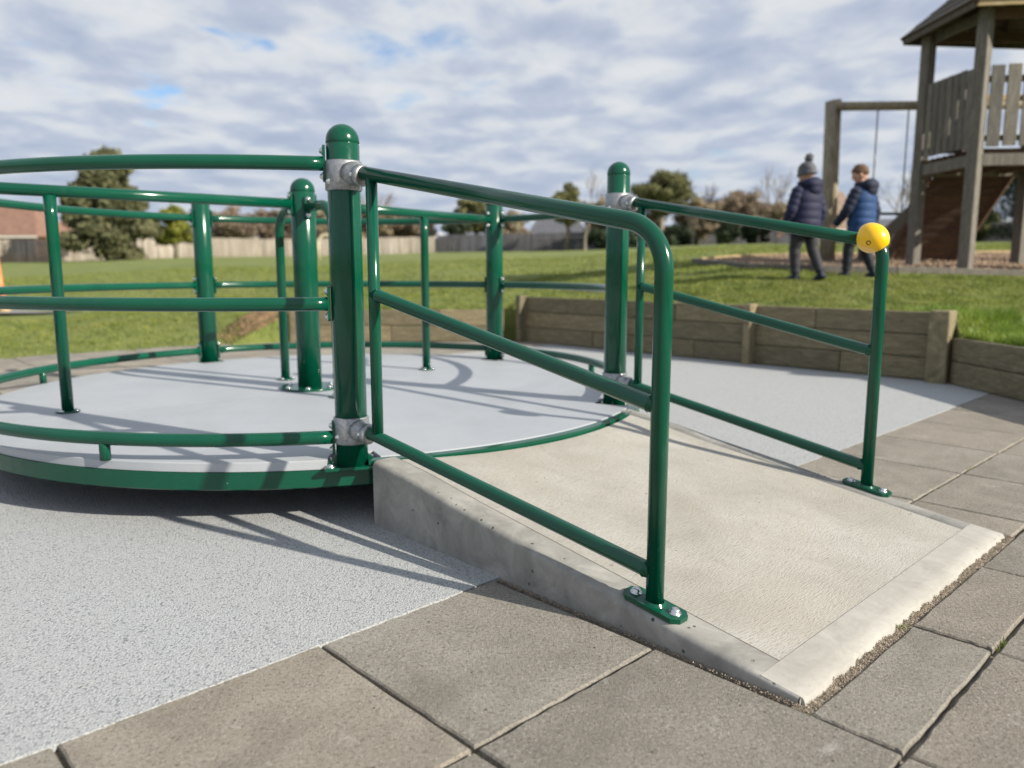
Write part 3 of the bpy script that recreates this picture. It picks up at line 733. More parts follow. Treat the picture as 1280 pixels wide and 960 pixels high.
# grab rails from the centre post
def plate_foot(mbp, c, a=0.0):
    mbp.lathe([(.052, ZD+.0015), (.052, ZD+.007), (.049, ZD+.009)], (c.x, c.y, 0), 24)
s1 = Vector((-2.11, 3.61, 0)); s2 = ctr_post+(POST['c']-ctr_post)*.565; s3 = Vector((-1.384, 4.678, 0)); s4 = Vector((-.915, 4.03, 0))
for (leg, end, kind) in ((s1, POST['e'], 0), (s2, POST['c'], 0), (s3, None, 1), (s4, None, 1)):
    d = (leg-ctr_post); d.z = 0; d.normalize(); z = 1.255 if kind == 0 else 1.235
    if kind == 0:
        dd = (end-ctr_post).normalized(); mb = MB(); mb.tube([ctr_post+dd*.07+Vector((0, 0, z)), end-dd*.066+Vector((0, 0, z))], .027, 18)
        lp = ctr_post+dd*((leg-ctr_post).dot(dd)); gr = mb.build('grab_rail', GREEN, rb)
        mb = MB(); mb.tube([Vector((lp.x, lp.y, ZD)), Vector((lp.x, lp.y, ZD+.9)), Vector((lp.x, lp.y, z-.02))], [.026, .026, .028], 18); mb.build('leg', GREEN, gr)
        flange(gr, end, .062, -dd, z)
    else:
        lp = leg; dd = d; A = ctr_post+d*.07+Vector((0, 0, z)); B = Vector((lp.x, lp.y, z)); Cc = Vector((lp.x, lp.y, ZD))
        mb = MB(); mb.tube([A]+fillet(A, B, Cc, .14, 12)+[Cc], .026, 18); gr = mb.build('grab_rail', GREEN, rb)
    flange(gr, ctr_post, .066, dd, z)
    mb = MB(); plate_foot(mb, lp); mb.build('foot_plate', GREEN, gr)
    bolts(gr, [(Vector((lp.x+.038*cos(k*2.1+.3), lp.y+.038*sin(k*2.1+.3), ZD+.009)), (0, 0, 1), .009, .008) for k in range(3)])

# ------------------------------------------------------------------ ramp handrails
def handrail(p, legxy, label, capped, zm, zb):
    lz = ramp_z(legxy.dot(V)); root = thing('ramp_handrail', (legxy.x, legxy.y, lz), label, 'handrail', 'handrails on each side of the concrete ramp')
    d = (legxy-p); d.z = 0; L = d.length; d.normalize()
    A = p+d*.10+Vector((0, 0, 1.222)); B = Vector((legxy.x, legxy.y, 1.003)); Cc = Vector((legxy.x, legxy.y, lz+.01)); r = .0228
    if not capped:
        mb = MB(); fl = fillet(A, B, Cc, .125, 16); fl.append(fl[-1]-Vector((0, 0, .012))); mb.tube([A]+fl+[Cc], r, 28); tag(mb.build('bent_rail', GREEN, root), 'one continuous tube bending down from top rail to foot')
    else:
        mb = MB(); mb.tube([A, B-d*.02], r, 20); mb.build('top_rail', GREEN, root)
        MB().tube(fillet(A, B, Cc, .075, 10)[3:]+[Cc], r*.97, 20).build('leg', GREEN, root)
    def on(s_, z): return p+d*s_+Vector((0, 0, z))
    def rail_w(a, b, rr_):
        L_ = (b-a).length; k_ = [0, .021, .0245, .027, .031]; f_ = [rr_, rr_*1.0, rr_*1.13, rr_*1.10, rr_]
        ts = [x/L_ for x in k_]; return MB().tube([a.lerp(b, t_) for t_ in ts]+[a.lerp(b, 1-t_) for t_ in ts[::-1]], f_+f_[::-1], 20)
    bs = .155
    MB().tube([on(bs, .345-.0), on(bs, 1.20)], r*.86, 18).build('baluster', GREEN, root)
    rail_w(on(bs, .822), Vector((legxy.x, legxy.y, zm))-d*.004, r*.92).build('mid_rail', GREEN, root)
    rail_w(on(.09, .342), Vector((legxy.x, legxy.y, zb))-d*.004, r*.92).build('bottom_rail', GREEN, root)
    # foot plate on the ramp border, tilted with the slope
    sl_ = math.atan2(ramp_z(-1.2)-ramp_z(-.95), .25); xv = (V*cos(sl_)+Vector((0, 0, -sin(sl_)))).normalized(); yv = U; nv = xv.cross(yv)
    if nv.z < 0: nv = -nv
    c = Vector((legxy.x, legxy.y, lz+.001)); pl = []
    hx, hy, ch = .088, .034, .018
    for (x, y) in ((-hx+ch, -hy), (hx-ch, -hy), (hx, -hy+ch), (hx, hy-ch), (hx-ch, hy), (-hx+ch, hy), (-hx, hy-ch), (-hx, -hy+ch)): pl.append(c+xv*x+yv*y)
    mb = MB(); mb.extrude(pl, nv*.012)
    mb.tube([c+nv*.012, c+nv*.019], [r*1.25, r*1.0], 20, caps=False); mb.build('foot_plate', GREEN, root, True)
    fp = [o for o in root.children if o.name.startswith('foot_plate')][0]
    for s_ in (-1, 1):
        mb = MB(); q = c+xv*(.060*s_)+nv*.012; R = zto(nv)
        mb.lathe([(.016, 0), (.016, .002), (.0115, .0025), (.0112, .009), (.009, .012), (.004, .013)], q, 14, R); mb.build('bolt', ZINC, fp)
    # galvanised clamps round the post with a swivel socket
    for z, hz_, sl2 in ((1.218, .050, -.17), (.338, .048, -.125)):
        mb = MB(); mb.lathe([(.0585, z-hz_), (.0625, z-hz_+.004), (.0625, z+hz_-.004), (.0585, z+hz_)], (p.x, p.y, 0), 40)
        ax = (d+Vector((0, 0, sl2))).normalized(); q = p+d*.045+Vector((0, 0, z+.004)); R = zto(ax)
        mb.lathe([(.046, 0), (.040, .02), (.034, .034), (.032, .044), (.036, .050), (.036, .064), (.031, .069), (.024, .069)], q, 28, R)
        sd = Vector((-d.y, d.x, 0))
        cl = mb.build('clamp', GALV, root)
        bolts(cl, [(q+ax*.045-sd*.030, -sd, .008, .010), (p+Vector((0, 0, z+.028))+sd*.061, sd, .008, .01), (p+Vector((0, 0, z-.02))-sd*.061, -sd, .007, .008)], 'grub_screw')
    if capped:
        mb = MB(); c = B+Vector((-.034, 0, .012))-d*.008; t0 = (-d*.75+Vector((0, 0, .55))).normalized(); R = zto(t0)
        mb.ball(c, (.053, .055, .061), R, 40, 28)
        lim = [(-d+Vector((0, 0, .15)), .040), (Vector((.55, 0, -.83)), .043), (Vector((-.45, -.2, -.85)), .046), (-(Vector((-.45, -.2, -.85))), .049)]
        for nn_, L_ in lim:
            nn_ = nn_.normalized(); mb.v = [tuple(Vector(v)-nn_*max(0, (Vector(v)-c).dot(nn_)-L_)*.92) for v in mb.v]
        cap = mb.build('corner_cap', YELLOW, root); tag(cap, 'yellow round plastic corner cap')
        sd = Vector((0, -1, 0)); q = c+Vector((-.030, -.0385, -.016)); nd = (q-c).normalized()
        mb = MB(); R = zto(nd); mb.lathe([(.0085, -.004), (.0085, .0015), (.0055, .002), (.005, -.001)], q+nd*.001, 16, R); mb.build('cap_screw', DARKM, cap)
    return root
L1 = Vector((.358, 1.838, 0)); L2 = Vector((1.354, 2.861, 0))
handrail(POST['a'], L1, 'near green handrail with a rounded top bend bolted to the ramp edge', False, .577, .156)
handrail(POST['b'], L2, 'far green handrail with a yellow ball cap on its corner', True, .600, .162)

# ------------------------------------------------------------------ sleeper walls
def sleeper(parent, a, b, z0, h, th, nv, name='sleeper'):
    """a board from a to b with its face towards nv"""
    a = Vector(a); b = Vector(b); d = (b-a); L = d.length; d.normalize(); rz_ = math.atan2(d.y, d.x)
    mb = MB(); k = random.uniform(-.004, .004)
    c = (a+b)/2-Vector(nv)*(th/2+k); c.z = z0+h/2
    mb.box((0, 0, 0), (L-.006, th, h-.006), None, .006); o = mb.build(name, SLEEPER)
    o.parent = parent; o.location = c-BASE[parent.name]; o.rotation_euler = (0, 0, rz_+random.uniform(-.001, .001)); return o
def wpost(parent, c, w_, dth, z1, a):
    mb = MB(); mb.box((0, 0, 0), (z1+.05, dth, w_), None, .008); o = mb.build('post', SLEEPER); o.parent = parent
    o.location = Vector((c.x, c.y, (z1-.05)/2))-BASE[parent.name]; o.rotation_euler = (0, pi/2, 0); o.rotation_mode = 'XYZ'
    o.rotation_euler = (Matrix.Rotation(a, 3, 'Z') @ Matrix.Rotation(-pi/2, 3, 'Y')).to_euler(); return o
wall = thing('retaining_wall', uvw(WU, -4.4), 'shaded brown timber sleeper wall three boards high behind the rubber surface', 'retaining wall')
random.seed(21)
nrm = -U
for k in range(3):
    cuts = [-6.86]+sorted([-6.86+4.8*f for f in ((.24, .52, .83), (.38, .66), (.16, .47, .78))[k]])+[-2.0]
    for a, b in zip(cuts[:-1], cuts[1:]):
        sleeper(wall, uvw(WU+.03, a), uvw(WU+.03, b), .186*k, .186, .07, nrm)
for v in (-6.82, -5.30, -3.73, -2.06):
    wpost(wall, uvw(WU+.035, v), .17 if v > -2.5 else .14, .075 if v < -2.5 else .15, .575 if v > -2.5 else .572, GA)
# move the post faces in front of the boards
for o in wall.children:
    if o.name.startswith('post'): o.location -= U*.045
lw = thing('low_wall', (-1.4, 9.55, 0), 'sunlit low timber sleeper wall two boards high beyond the roundabout', 'retaining wall')
for k in range(2):
    cuts = ([-2.7, -1.5, -.1], [-2.7, -.9, -.1])[k]
    for a, b in zip(cuts[:-1], cuts[1:]): sleeper(lw, (a, 9.55, 0), (b, 9.55, 0), .2*k, .2, .07, (0, -1, 0))
for x in (-2.66,): wpost(lw, Vector((x, 9.53, 0)), .20, .12, .43, pi/2)
rw = thing('side_wall', (3.5, 5, 0), 'shaded low sleeper wall two boards high running towards the camera on the right', 'retaining wall')
ra, rb2 = Vector((3.46, 6.05, 0)), Vector((3.62, 3.3, 0)); dd = (rb2-ra).normalized(); nn_ = Vector((dd.y, -dd.x, 0)); nn_ = nn_ if nn_.x < 0 else -nn_
for k in range(2):
    L = (rb2-ra).length; cc = ([0, 1.2, 2.75, 5.2], [0, 1.9, 3.6, 5.2])[k]
    for a, b in zip(cc[:-1], cc[1:]): sleeper(rw, ra+dd*a, ra+dd*b, .183*k, .183, .08, nn_)

# ------------------------------------------------------------------ grass blades near the walls
def blades(n, xr, yr, hmin, hmax, wid, dens_fn=None):
    x = RNG.uniform(*xr, n); y = RNG.uniform(*yr, n); z, dd_ = terrain(x, y)
    keep = (dd_ > .03) & (np.abs(x/np.maximum(y, .1)) < .78)
    if dens_fn is not None: keep &= dens_fn(x, y)
    x, y, z = x[keep], y[keep], z[keep]; m = len(x)
    cl = (np.sin(x*5.3+1.2*np.sin(y*4.1))*np.sin(y*6.1+np.sin(x*3.3)*1.4)*.35+.35*np.sin(x*13.7+2*np.sin(y*9.1))*np.sin(y*15.1+x*3)+.45).clip(0, 1.1)
    h = RNG.uniform(hmin, hmax, m)*(.55+.9*cl); a = RNG.uniform(0, 2*pi, m); ww = wid*RNG.uniform(.6, 1.3, m)
    lean = RNG.normal(0, .5, (m, 2))*h[:, None]
    p = np.stack([x, y, z-.004], 1); dx = np.stack([np.cos(a)*ww, np.sin(a)*ww, np.zeros(m)], 1)
    mid = p+np.concatenate([lean*.35, (h*.6)[:, None]], 1); tip = p+np.concatenate([lean, (h*.95)[:, None]], 1)
    vs = np.stack([p-dx, p+dx, mid+dx*.7, mid-dx*.7, tip], 1).reshape(-1, 3); b = np.arange(m)[:, None]*5
    fs = np.concatenate([b+[0, 1, 2], b+[0, 2, 3], b+[3, 2, 4]], 0)
    return vs, fs
PIT = None
def nopit(x, y): return ~inpit(x, y) & ~((x < -6.9) & (np.abs(y-12.85) < .95))
# play bark pit outline, placed on the slope
PITP = [hit(866, 329), hit(935, 323.5), hit(1060, 321), hit(1180, 319.5), hit(1330, 318), hit(1400, 348), hit(1280, 346), hit(1120, 342.5), hit(1000, 339), hit(930, 336)]
def inpit(x, y):
    x = np.asarray(x); y = np.asarray(y); c = np.zeros(x.shape, bool); n = len(PITP)
    for i in range(n):
        a, b = PITP[i], PITP[(i+1) % n]
        t_ = ((a.y > y) != (b.y > y)) & (x < (b.x-a.x)*(y-a.y)/((b.y-a.y) or 1e-9)+a.x); c ^= t_
    return c
v1_, f1_ = blades(150000, (-3.2, 6.5), (5.4, 9.6), .018, .042, .0028, nopit)
v2_, f2_ = blades(150000, (-9, 11), (7.4, 14), .02, .045, .005, nopit)
v3_, f3_ = blades(90000, (-18, 18), (13.5, 26), .025, .05, .010, nopit)
v5_, f5_ = blades(160000, (-3.2, 6.5), (4.0, 10.2), .035, .075, .0030, lambda x, y: (terrain(x, y)[1] < .16) & (x > -3.0))
V_ = np.concatenate([v1_, v2_, v3_, v5_]); F_ = np.concatenate([f1_, f2_+len(v1_), f3_+len(v1_)+len(v2_), f5_+len(v1_)+len(v2_)+len(v3_)])
tag(npobj('grass', V_, F_, GRASSB), 'short green grass covering the bank and field', 'grass', kind='stuff')
v4_, f4_ = blades(9000, (3.45, 4.4), (5.2, 6.9), .05, .11, .0035)
tag(npobj('long_grass', v4_, f4_, m_leaf('long_grass_blade', (.10, .18, .015), (.18, .27, .03), (.28, .36, .06), .55, .4, 3)), 'longer bright green grass tufts beside the end post of the wall', 'grass', kind='stuff')
# soil scraps at the left bank
vs = []; fs = []
for i in range(2500):
    x = rnd.gauss(-3.10, .20); y = rnd.gauss(9.62, .14); z, q = terrain(x, y)
    if q > 0: crumb(Vector((x, y, float(z))), rnd.uniform(.006, .028))
tag(npobj('bank_soil', vs, fs, SOIL), 'bare brown earth heap at the left end of the low wall', 'soil', kind='stuff')

# bark and its timber edging
n = len(PITP); cxp = sum((p for p in PITP), Vector())/n
vs = []; fs = []
for i in range(16000):
    x = random.uniform(min(p.x for p in PITP), max(p.x for p in PITP)); y = random.uniform(min(p.y for p in PITP), max(p.y for p in PITP))
    if not inpit(np.array(x), np.array(y)): continue
    crumb(Vector((x, y, float(terrain(x, y)[0])+.012)), rnd.uniform(.018, .05))
tag(npobj('play_bark', vs, fs, BARKM), 'brown bark chips under the wooden play tower', 'bark chips', kind='stuff')
mb = MB(); g = 16; pts = []
for i in range(n):
    a, b = PITP[i], PITP[(i+1) % n]
    for k in range(g): pts.append(a+(b-a)*k/g)
ring_n = 8; vsb = []
for t_ in np.linspace(0, 1, ring_n):
    for p in pts:
        q = cxp+(p-cxp)*(1-t_*.999); vsb.append((q.x, q.y, float(terrain(q.x, q.y)[0])+.018))
m = len(pts); mb.add(vsb, [(j*m+i, j*m+(i+1) % m, (j+1)*m+(i+1) % m, (j+1)*m+i) for j in range(ring_n-1) for i in range(m)], True)
tag(mb.build('bark_bed', BARKM), kind='structure')
edg = thing('pit_edging', PITP[1], 'pale timber edging boards around the bark pit', 'edging')
for i in range(n):
    a, b = PITP[i], PITP[(i+1) % n]
    if i in (4, 5): continue
    kk = max(1, int((b-a).length/1.6))
    for k in range(kk):
        p, q = a+(b-a)*k/kk, a+(b-a)*(k+1)/kk; p.z = float(terrain(p.x, p.y)[0]); q.z = float(terrain(q.x, q.y)[0])
        d = q-p; mb = MB(); mb.box((0, 0, 0), (d.length-.01, .06, .10), None, .006); o = mb.build('board', TANWOOD if i < 4 else GREYWOOD)
        o.parent = edg; o.location = (p+q)/2+Vector((0, 0, .03))-BASE[edg.name]; o.rotation_euler = (0, -math.asin(d.z/d.length), math.atan2(d.y, d.x))
# asphalt path at the far left
mb = MB(); pa = []
for i in range(40):
    t_ = i/39; x = -16+t_*9.0; yc = 12.9+.25*sin(t_*3)-.25*t_; hw = .9*(1-t_**4); pa.append((x, yc-hw, yc+hw))
vsb = []
for x, y0, y1 in pa:
    for y in np.linspace(y0, y1, 5): vsb.append((x, y, float(terrain(x, y)[0])+.03))
mb.add(vsb, [(i*5+k, i*5+k+1, (i+1)*5+k+1, (i+1)*5+k) for i in range(39) for k in range(4)], True)
tag(mb.build('path', ASPHALT, None, True), kind='structure')

# ------------------------------------------------------------------ play tower
def bar(parent, a, b, w_, h_, m, name, roll=0.0, bev=.006, origin_mid=True):
    a = Vector(a); b = Vector(b); d = b-a; L = d.length; R = zto(d) @ Rz(roll)
    mb = MB(); mb.box((0, 0, 0), (w_, h_, L), None, bev); o = mb.build(name, m); o.parent = parent
    o.location = (a+b)/2-BASE[parent.name]; o.rotation_euler = R.to_euler(); BASE[o.name] = (a+b)/2; return o
PF = Vector((5.91, 10.2, 0)); PL = Vector((5.81, 11.35, 0)); PQ = Vector((7.45, 10.0, 0)); PK = Vector((7.30, 11.3, 0))
zg = float(terrain(6.5, 10.7)[0])
tw = thing('play_tower', (6.6, 10.7, zg), 'weathered wooden play tower with slatted balustrade and pitched roof', 'play tower')
ZDK, ZE = 2.33, 4.12
yaw = .62
for p in (PF, PL, PQ, PK):
    bar(tw, (p.x, p.y, float(terrain(p.x, p.y)[0])-.05), (p.x, p.y, ZE-.03), .145, .145, GREYWOOD, 'post', yaw if p is PF else .35, .008)
def horiz(a, b, z, w_, h_, m, name, out=0.0):
    d = (b-a).normalized(); nn = Vector((d.y, -d.x, 0))*out
    a2 = a+nn; b2 = b+nn; L = (b2-a2).length; mb = MB(); mb.box((0, 0, 0), (L, w_, h_), None, .005)
    o = mb.build(name, m); o.parent = tw; mid = (a2+b2)/2; o.location = Vector((mid.x, mid.y, z))-BASE[tw.name]; o.rotation_euler = (0, 0, math.atan2(d.y, d.x)); return o
sides = [(PL, PF), (PF, PQ), (PK, PL), (PQ, PK)]
random.seed(5)
for si, (a, b) in enumerate(sides):
    d = (b-a).normalized(); L = (b-a).length; nn = Vector((d.y, -d.x, 0))
    a2, b2 = a+d*.09, b-d*.09; mtl = GREYWOOD if si < 2 else TANWOOD  # far sides tan: the sunlight on them is put into the colour
    horiz(a2, b2, ZDK-.06, .045, .15, GREYWOOD, 'deck_beam', .0)
    horiz(a2, b2, 2.54, .04, .07, GREYWOOD, 'lower_rail', -.02); horiz(a2, b2, 3.26, .04, .08, mtl, 'upper_rail', -.02)
    if si == 2: continue
    ns = {0: 7, 1: 7, 3: 7}[si]; Lr = (b2-a2).length
    for k in range(ns):
        c = a2+d*(Lr*(k+.5)/ns)+nn*.025; mb = MB(); mb.box((0, 0, 0), (Lr/ns*(.82 if si == 0 else .80), .022, .99), None, .004)
        o = mb.build('slat', mtl); o.parent = tw; o.location = Vector((c.x, c.y, 2.925+random.uniform(-.01, .01)))-BASE[tw.name]; o.rotation_euler = (0, 0, math.atan2(d.y, d.x))
# deck boards
for k in range(9):
    t0 = (k+.5)/9; a = PL.lerp(PF, t0); b = PK.lerp(PQ, t0); d = (b-a).normalized(); bar(tw, (a+d*.03)+Vector((0, 0, ZDK+.03)), (b-d*.03)+Vector((0, 0, ZDK+.03)), .03, .115, BROWNWOOD, 'deck_board', 0)
# joists under the deck
for k in range(3):
    t0 = (k+1)/4; a = PL.lerp(PK, t0); b = PF.lerp(PQ, t0); bar(tw, a+Vector((0, 0, ZDK-.05)), b+Vector((0, 0, ZDK-.05)), .045, .11, BROWNWOOD, 'joist', 0)
# roof: four eaves, hip slopes of overlapping boards, rafters and fascias
EA, EB, EC, ED = Vector((5.56, 11.65, ZE)), Vector((5.62, 9.93, ZE)), Vector((7.9, 9.62, ZE)), Vector((7.85, 11.9, ZE))
AP = (EA+EB+EC+ED)/4+Vector((0, 0, 1.05)); ROOFM = m_wood('roof_board', (.055, .045, .036), (.095, .080, .064), (.15, .13, .105), (3, 3, 14))
rq = [EA, EB, EC, ED]
for i in range(4):
    a, b = rq[i], rq[(i+1) % 4]; nb = 8
    nrm_ = (b-a).cross(AP-a).normalized(); nrm_ = nrm_ if nrm_.z > 0 else -nrm_
    for k in range(nb):
        t0, t1 = k/nb, (k+1.12)/nb; t1 = min(t1, .995)
        q = [a.lerp(AP, t0), b.lerp(AP, t0), b.lerp(AP, t1), a.lerp(AP, t1)]
        mb = MB(); lo_ = nrm_*.030; hi_ = nrm_*.012; vsr = [q[0]+lo_, q[1]+lo_, q[2]+hi_, q[3]+hi_]
        mb.add([v-nrm_*.018 for v in vsr]+vsr, [(0, 1, 2, 3), (7, 6, 5, 4), (0, 4, 5, 1), (1, 5, 6, 2), (2, 6, 7, 3), (3, 7, 4, 0)]); mb.build('roof_board', ROOFM, tw, True)
    d = (b-a).normalized(); inn = Vector((-d.y, d.x, 0)); inn = inn if inn.dot((AP-a)) > 0 else -inn
    bar(tw, a+inn*.03+Vector((0, 0, -.03))+d*.02, b+inn*.03+Vector((0, 0, -.03))-d*.02, .025, .09, TANWOOD if i == 1 else ROOFM, 'fascia', pi/2 if False else 0)  # front fascia tan, its sunlight put into the colour
    bar(tw, a+inn*.02+Vector((0, 0, -.02)), AP+Vector((0, 0, -.03)), .06, .09, BROWNWOOD, 'hip_rafter', 0)
    for k in (1, 2):
        e = a.lerp(b, k/3); bar(tw, e+inn*.07+Vector((0, 0, -.02)), e.lerp(AP, .8)+Vector((0, 0, -.03)), .045, .08, BROWNWOOD, 'rafter', 0)
for si, (a, b) in enumerate(sides): horiz(a, b, ZE-.07, .05, .13, BROWNWOOD if si else GREYWOOD, 'wall_plate', -.05)
# climbing ramp of planks leaning on the tower
cr = thing('climbing_ramp', (6.2, 12.3, float(terrain(6.2, 12.3)[0])), 'dark brown plank climbing ramp leaning up under the play tower', 'climbing ramp')
b0, b1 = Vector((5.95, 12.35, 0)), Vector((6.78, 12.25, 0)); t0_, t1_ = Vector((6.15, 11.55, 2.30)), Vector((7.20, 11.45, 2.30))
for b in (b0, b1): b.z = float(terrain(b.x, b.y)[0])-.02
for k in range(12):
    f0 = (k+.5)/12; a = b0.lerp(t0_, f0); b = b1.lerp(t1_, f0); up_ = (t0_-b0).normalized(); d = (b-a).normalized(); nn = d.cross(up_).normalized()
    R = Matrix((d, up_, nn)).transposed(); mb = MB(); mb.box((0, 0, 0), ((b-a).length, (t0_-b0).length/12-.008, .03), None, .004); o = mb.build('plank', BROWNWOOD); o.parent = cr
    o.location = (a+b)/2-BASE[cr.name]; o.rotation_euler = R.to_euler()
bar(cr, b0+Vector((-.05, -.02, 0)), t0_+Vector((-.05, -.02, .1)), .05, .15, BROWNWOOD, 'side_rail', 0)
bar(cr, b1+Vector((.05, -.02, 0)), t1_+Vector((.05, -.02, .1)), .05, .15, BROWNWOOD, 'side_rail', 0)
sr = thing('slide_rail', (5.6, 11.9, float(terrain(5.6, 11.9)[0])), 'grey timber board sloping down beside the left leg of the play tower', 'rail')
bar(sr, (5.35, 12.0, float(terrain(5.35, 12.0)[0])+.10), (5.86, 11.55, 1.75), .045, .16, GREYWOOD, 'board', .3)
bar(sr, (5.40, 12.12, float(terrain(5.4, 12.1)[0])), (5.40, 12.12, 1.45), .08, .08, GREYWOOD, 'post', .3)
# swing frame behind
sf = thing('swing_set', (4.93, 12.1, float(terrain(4.93, 12.1)[0])), 'tall round timber swing posts with a crossbeam reaching behind the tower', 'swing set')
m_log = m_wood('round_log', (.16, .135, .095), (.29, .25, .18), (.42, .37, .28), (10, 10, 2))
for (x, y, dx, dy, zt) in ((4.70, 11.75, .03, .22, 3.34), (5.03, 12.4, -.13, -.22, 3.42)):
    z0 = float(terrain(x, y)[0])-.05; mb = MB(); mb.tube([(x, y, z0), (x+dx*.5, y+dy*.5, (z0+zt)/2), (x+dx, y+dy, zt)], [.084, .080, .075], 18); mb.build('leg', m_log, sf)
for (x, y, dx, dy, zt) in ((8.95, 11.5, .02, .3, 3.36), (9.0, 12.4, -.02, -.3, 3.36)):
    z0 = float(terrain(x, y)[0])-.05; mb = MB(); mb.tube([(x, y, z0), (x+dx, y+dy, zt)], [.095, .085], 18); mb.build('leg', m_log, sf)
mb = MB(); mb.tube([(4.84, 12.08, 3.30), (7, 12.02, 3.31), (9.05, 11.95, 3.32)], .065, 18); mb.build('crossbeam', m_log, sf)
def swing(x0, x1, zs, lab):
    s_ = thing('swing', ((x0+x1)/2, 12.03, zs), lab, 'swing'); mb = MB(); R = Matrix.Identity(3)
    mb.box(((x0+x1)/2, 12.03, zs), (x1-x0, .16, .035), None, .01); mb.build('seat', DARKM, s_)
    for x in (x0, x1):
        mb = MB(); mb.tube([(x, 12.03, zs+.01), (x, 12.03, 3.28)], .011, 8)
        for k in range(40):
            z = zs+.05+k*(3.22-zs)/40; mb.ball((x, 12.03, z), (.013, .013, .022), None, 6, 4)
        mb.build('chain', simple('chain_steel', (.22, .23, .25), .5, .6) if 'chain_steel' not in bpy.data.materials else bpy.data.materials['chain_steel'], s_)
swing(5.47, 5.93, 1.72, 'swing seat hanging on two thin chains behind the boy in the blue jacket')

# ------------------------------------------------------------------ children
SKIN = simple('skin', (.52, .30, .21), .55, 0, .08, 20)
NAVY = m_fabric('navy_quilted', (.009, .012, .042)); NAVYL = m_fabric('navy_panel', (.012, .0145, .046)); BLUE = m_fabric('blue_quilted', (.012, .050, .155)); DNAVY = m_fabric('dark_navy', (.008, .014, .038))
TROU = m_fabric('grey_trousers', (.028, .028, .034)); TROU2 = m_fabric('dark_trousers', (.014, .016, .022)); SHOE = m_fabric('dark_shoes', (.012, .016, .035)); WOOL = m_fabric('grey_wool', (.085, .09, .10), .4)
HAIR = m_fabric('brown_hair', (.105, .058, .032), .5)
def remesh(mb, name, m, parent, vox, smooth=2, group=None):
    me = mb.mesh(name, m, (0, 0, 0)); o = bpy.data.objects.new(name, me); COL.objects.link(o)
    md = o.modifiers.new('r', 'REMESH'); md.mode = 'VOXEL'; md.voxel_size = vox; md.use_smooth_shade = True
    if smooth: ms = o.modifiers.new('s', 'SMOOTH'); ms.iterations = smooth; ms.factor = .5
    dg = bpy.context.evaluated_depsgraph_get(); me2 = bpy.data.meshes.new_from_object(o.evaluated_get(dg)); o.modifiers.clear(); o.data = me2; bpy.data.meshes.remove(me)
    me2.materials.clear(); me2.materials.append(m); me2.polygons.foreach_set('use_smooth', [True]*len(me2.polygons)); me2.name = name
    if parent: o.parent = parent
    return o
def loft(mb, rings, n=24):
    """rings: (centre, rx, ry) ellipses stacked along the line of centres"""
    vs = []
    for i, (c, rx, ry) in enumerate(rings):
        c = Vector(c); a = Vector(rings[max(i-1, 0)][0]); b = Vector(rings[min(i+1, len(rings)-1)][0]); d = (b-a).normalized()
        x = Vector((1, 0, 0)); x = (x-d*x.dot(d)).normalized(); y = d.cross(x)
        vs += [c+x*cos(2*pi*k/n)*rx+y*sin(2*pi*k/n)*ry for k in range(n)]
    m = len(rings); fs = [(i*n+k, i*n+(k+1) % n, (i+1)*n+(k+1) % n, (i+1)*n+k) for i in range(m-1) for k in range(n)]
    fs += [tuple(range(n))[::-1], tuple(range((m-1)*n, m*n))]; mb.add(vs, fs, True)
def lerp_rings(keys, n):
    out = []; m = len(keys)-1
    for i in range(n+1):
        t_ = i/n*m; k = min(int(t_), m-1); f = t_-k; a, b = keys[k], keys[k+1]; out.append((Vector(a[0]).lerp(Vector(b[0]), f), a[1]+(b[1]-a[1])*f, a[2]+(b[2]-a[2])*f))
    return out
def quilt(rings, seams, depth=.013):
    out = []; L = len(rings)
    for i, (c, rx, ry) in enumerate(rings):
        t_ = i/(L-1)*seams; q = abs(sin(pi*t_))**.45; out.append((c, rx-depth*(1-q), ry-depth*(1-q)))
    return out
def hand(mb, w_, d, side, s_=1.0, curl=.5):
    """palm with five separate fingers hanging from the wrist w_ along d"""
    d = Vector(d).normalized(); f = Vector((0, 1, 0)); f = (f-d*f.dot(d)).normalized(); pn = d.cross(f)*side
    palm = w_+d*.032*s_; loft(mb, [(w_-d*.01, .016*s_, .020*s_), (w_+d*.02*s_, .013*s_, .028*s_), (w_+d*.055*s_, .011*s_, .029*s_), (w_+d*.062*s_, .008*s_, .024*s_)], 12)
    for k, (o, L) in enumerate(((-.024, .040), (-.008, .050), (.008, .054), (.023, .048))):
        a = w_+d*.055*s_+f*o*s_; b = a+(d*cos(curl*.4)-pn*sin(curl*.4))*L*.5*s_; c = b+(d*cos(curl*1.3)-pn*sin(curl*1.3))*L*.5*s_
        mb.tube([a, b, c], [.0075*s_, .0068*s_, .0055*s_], 8)
    a = w_+d*.02*s_+f*.024*s_; mb.tube([a, a+(d*.6+f*.7)*.028*s_, a+(d*.95+f*.75-pn*.3)*.048*s_], [.009*s_, .008*s_, .0065*s_], 8)
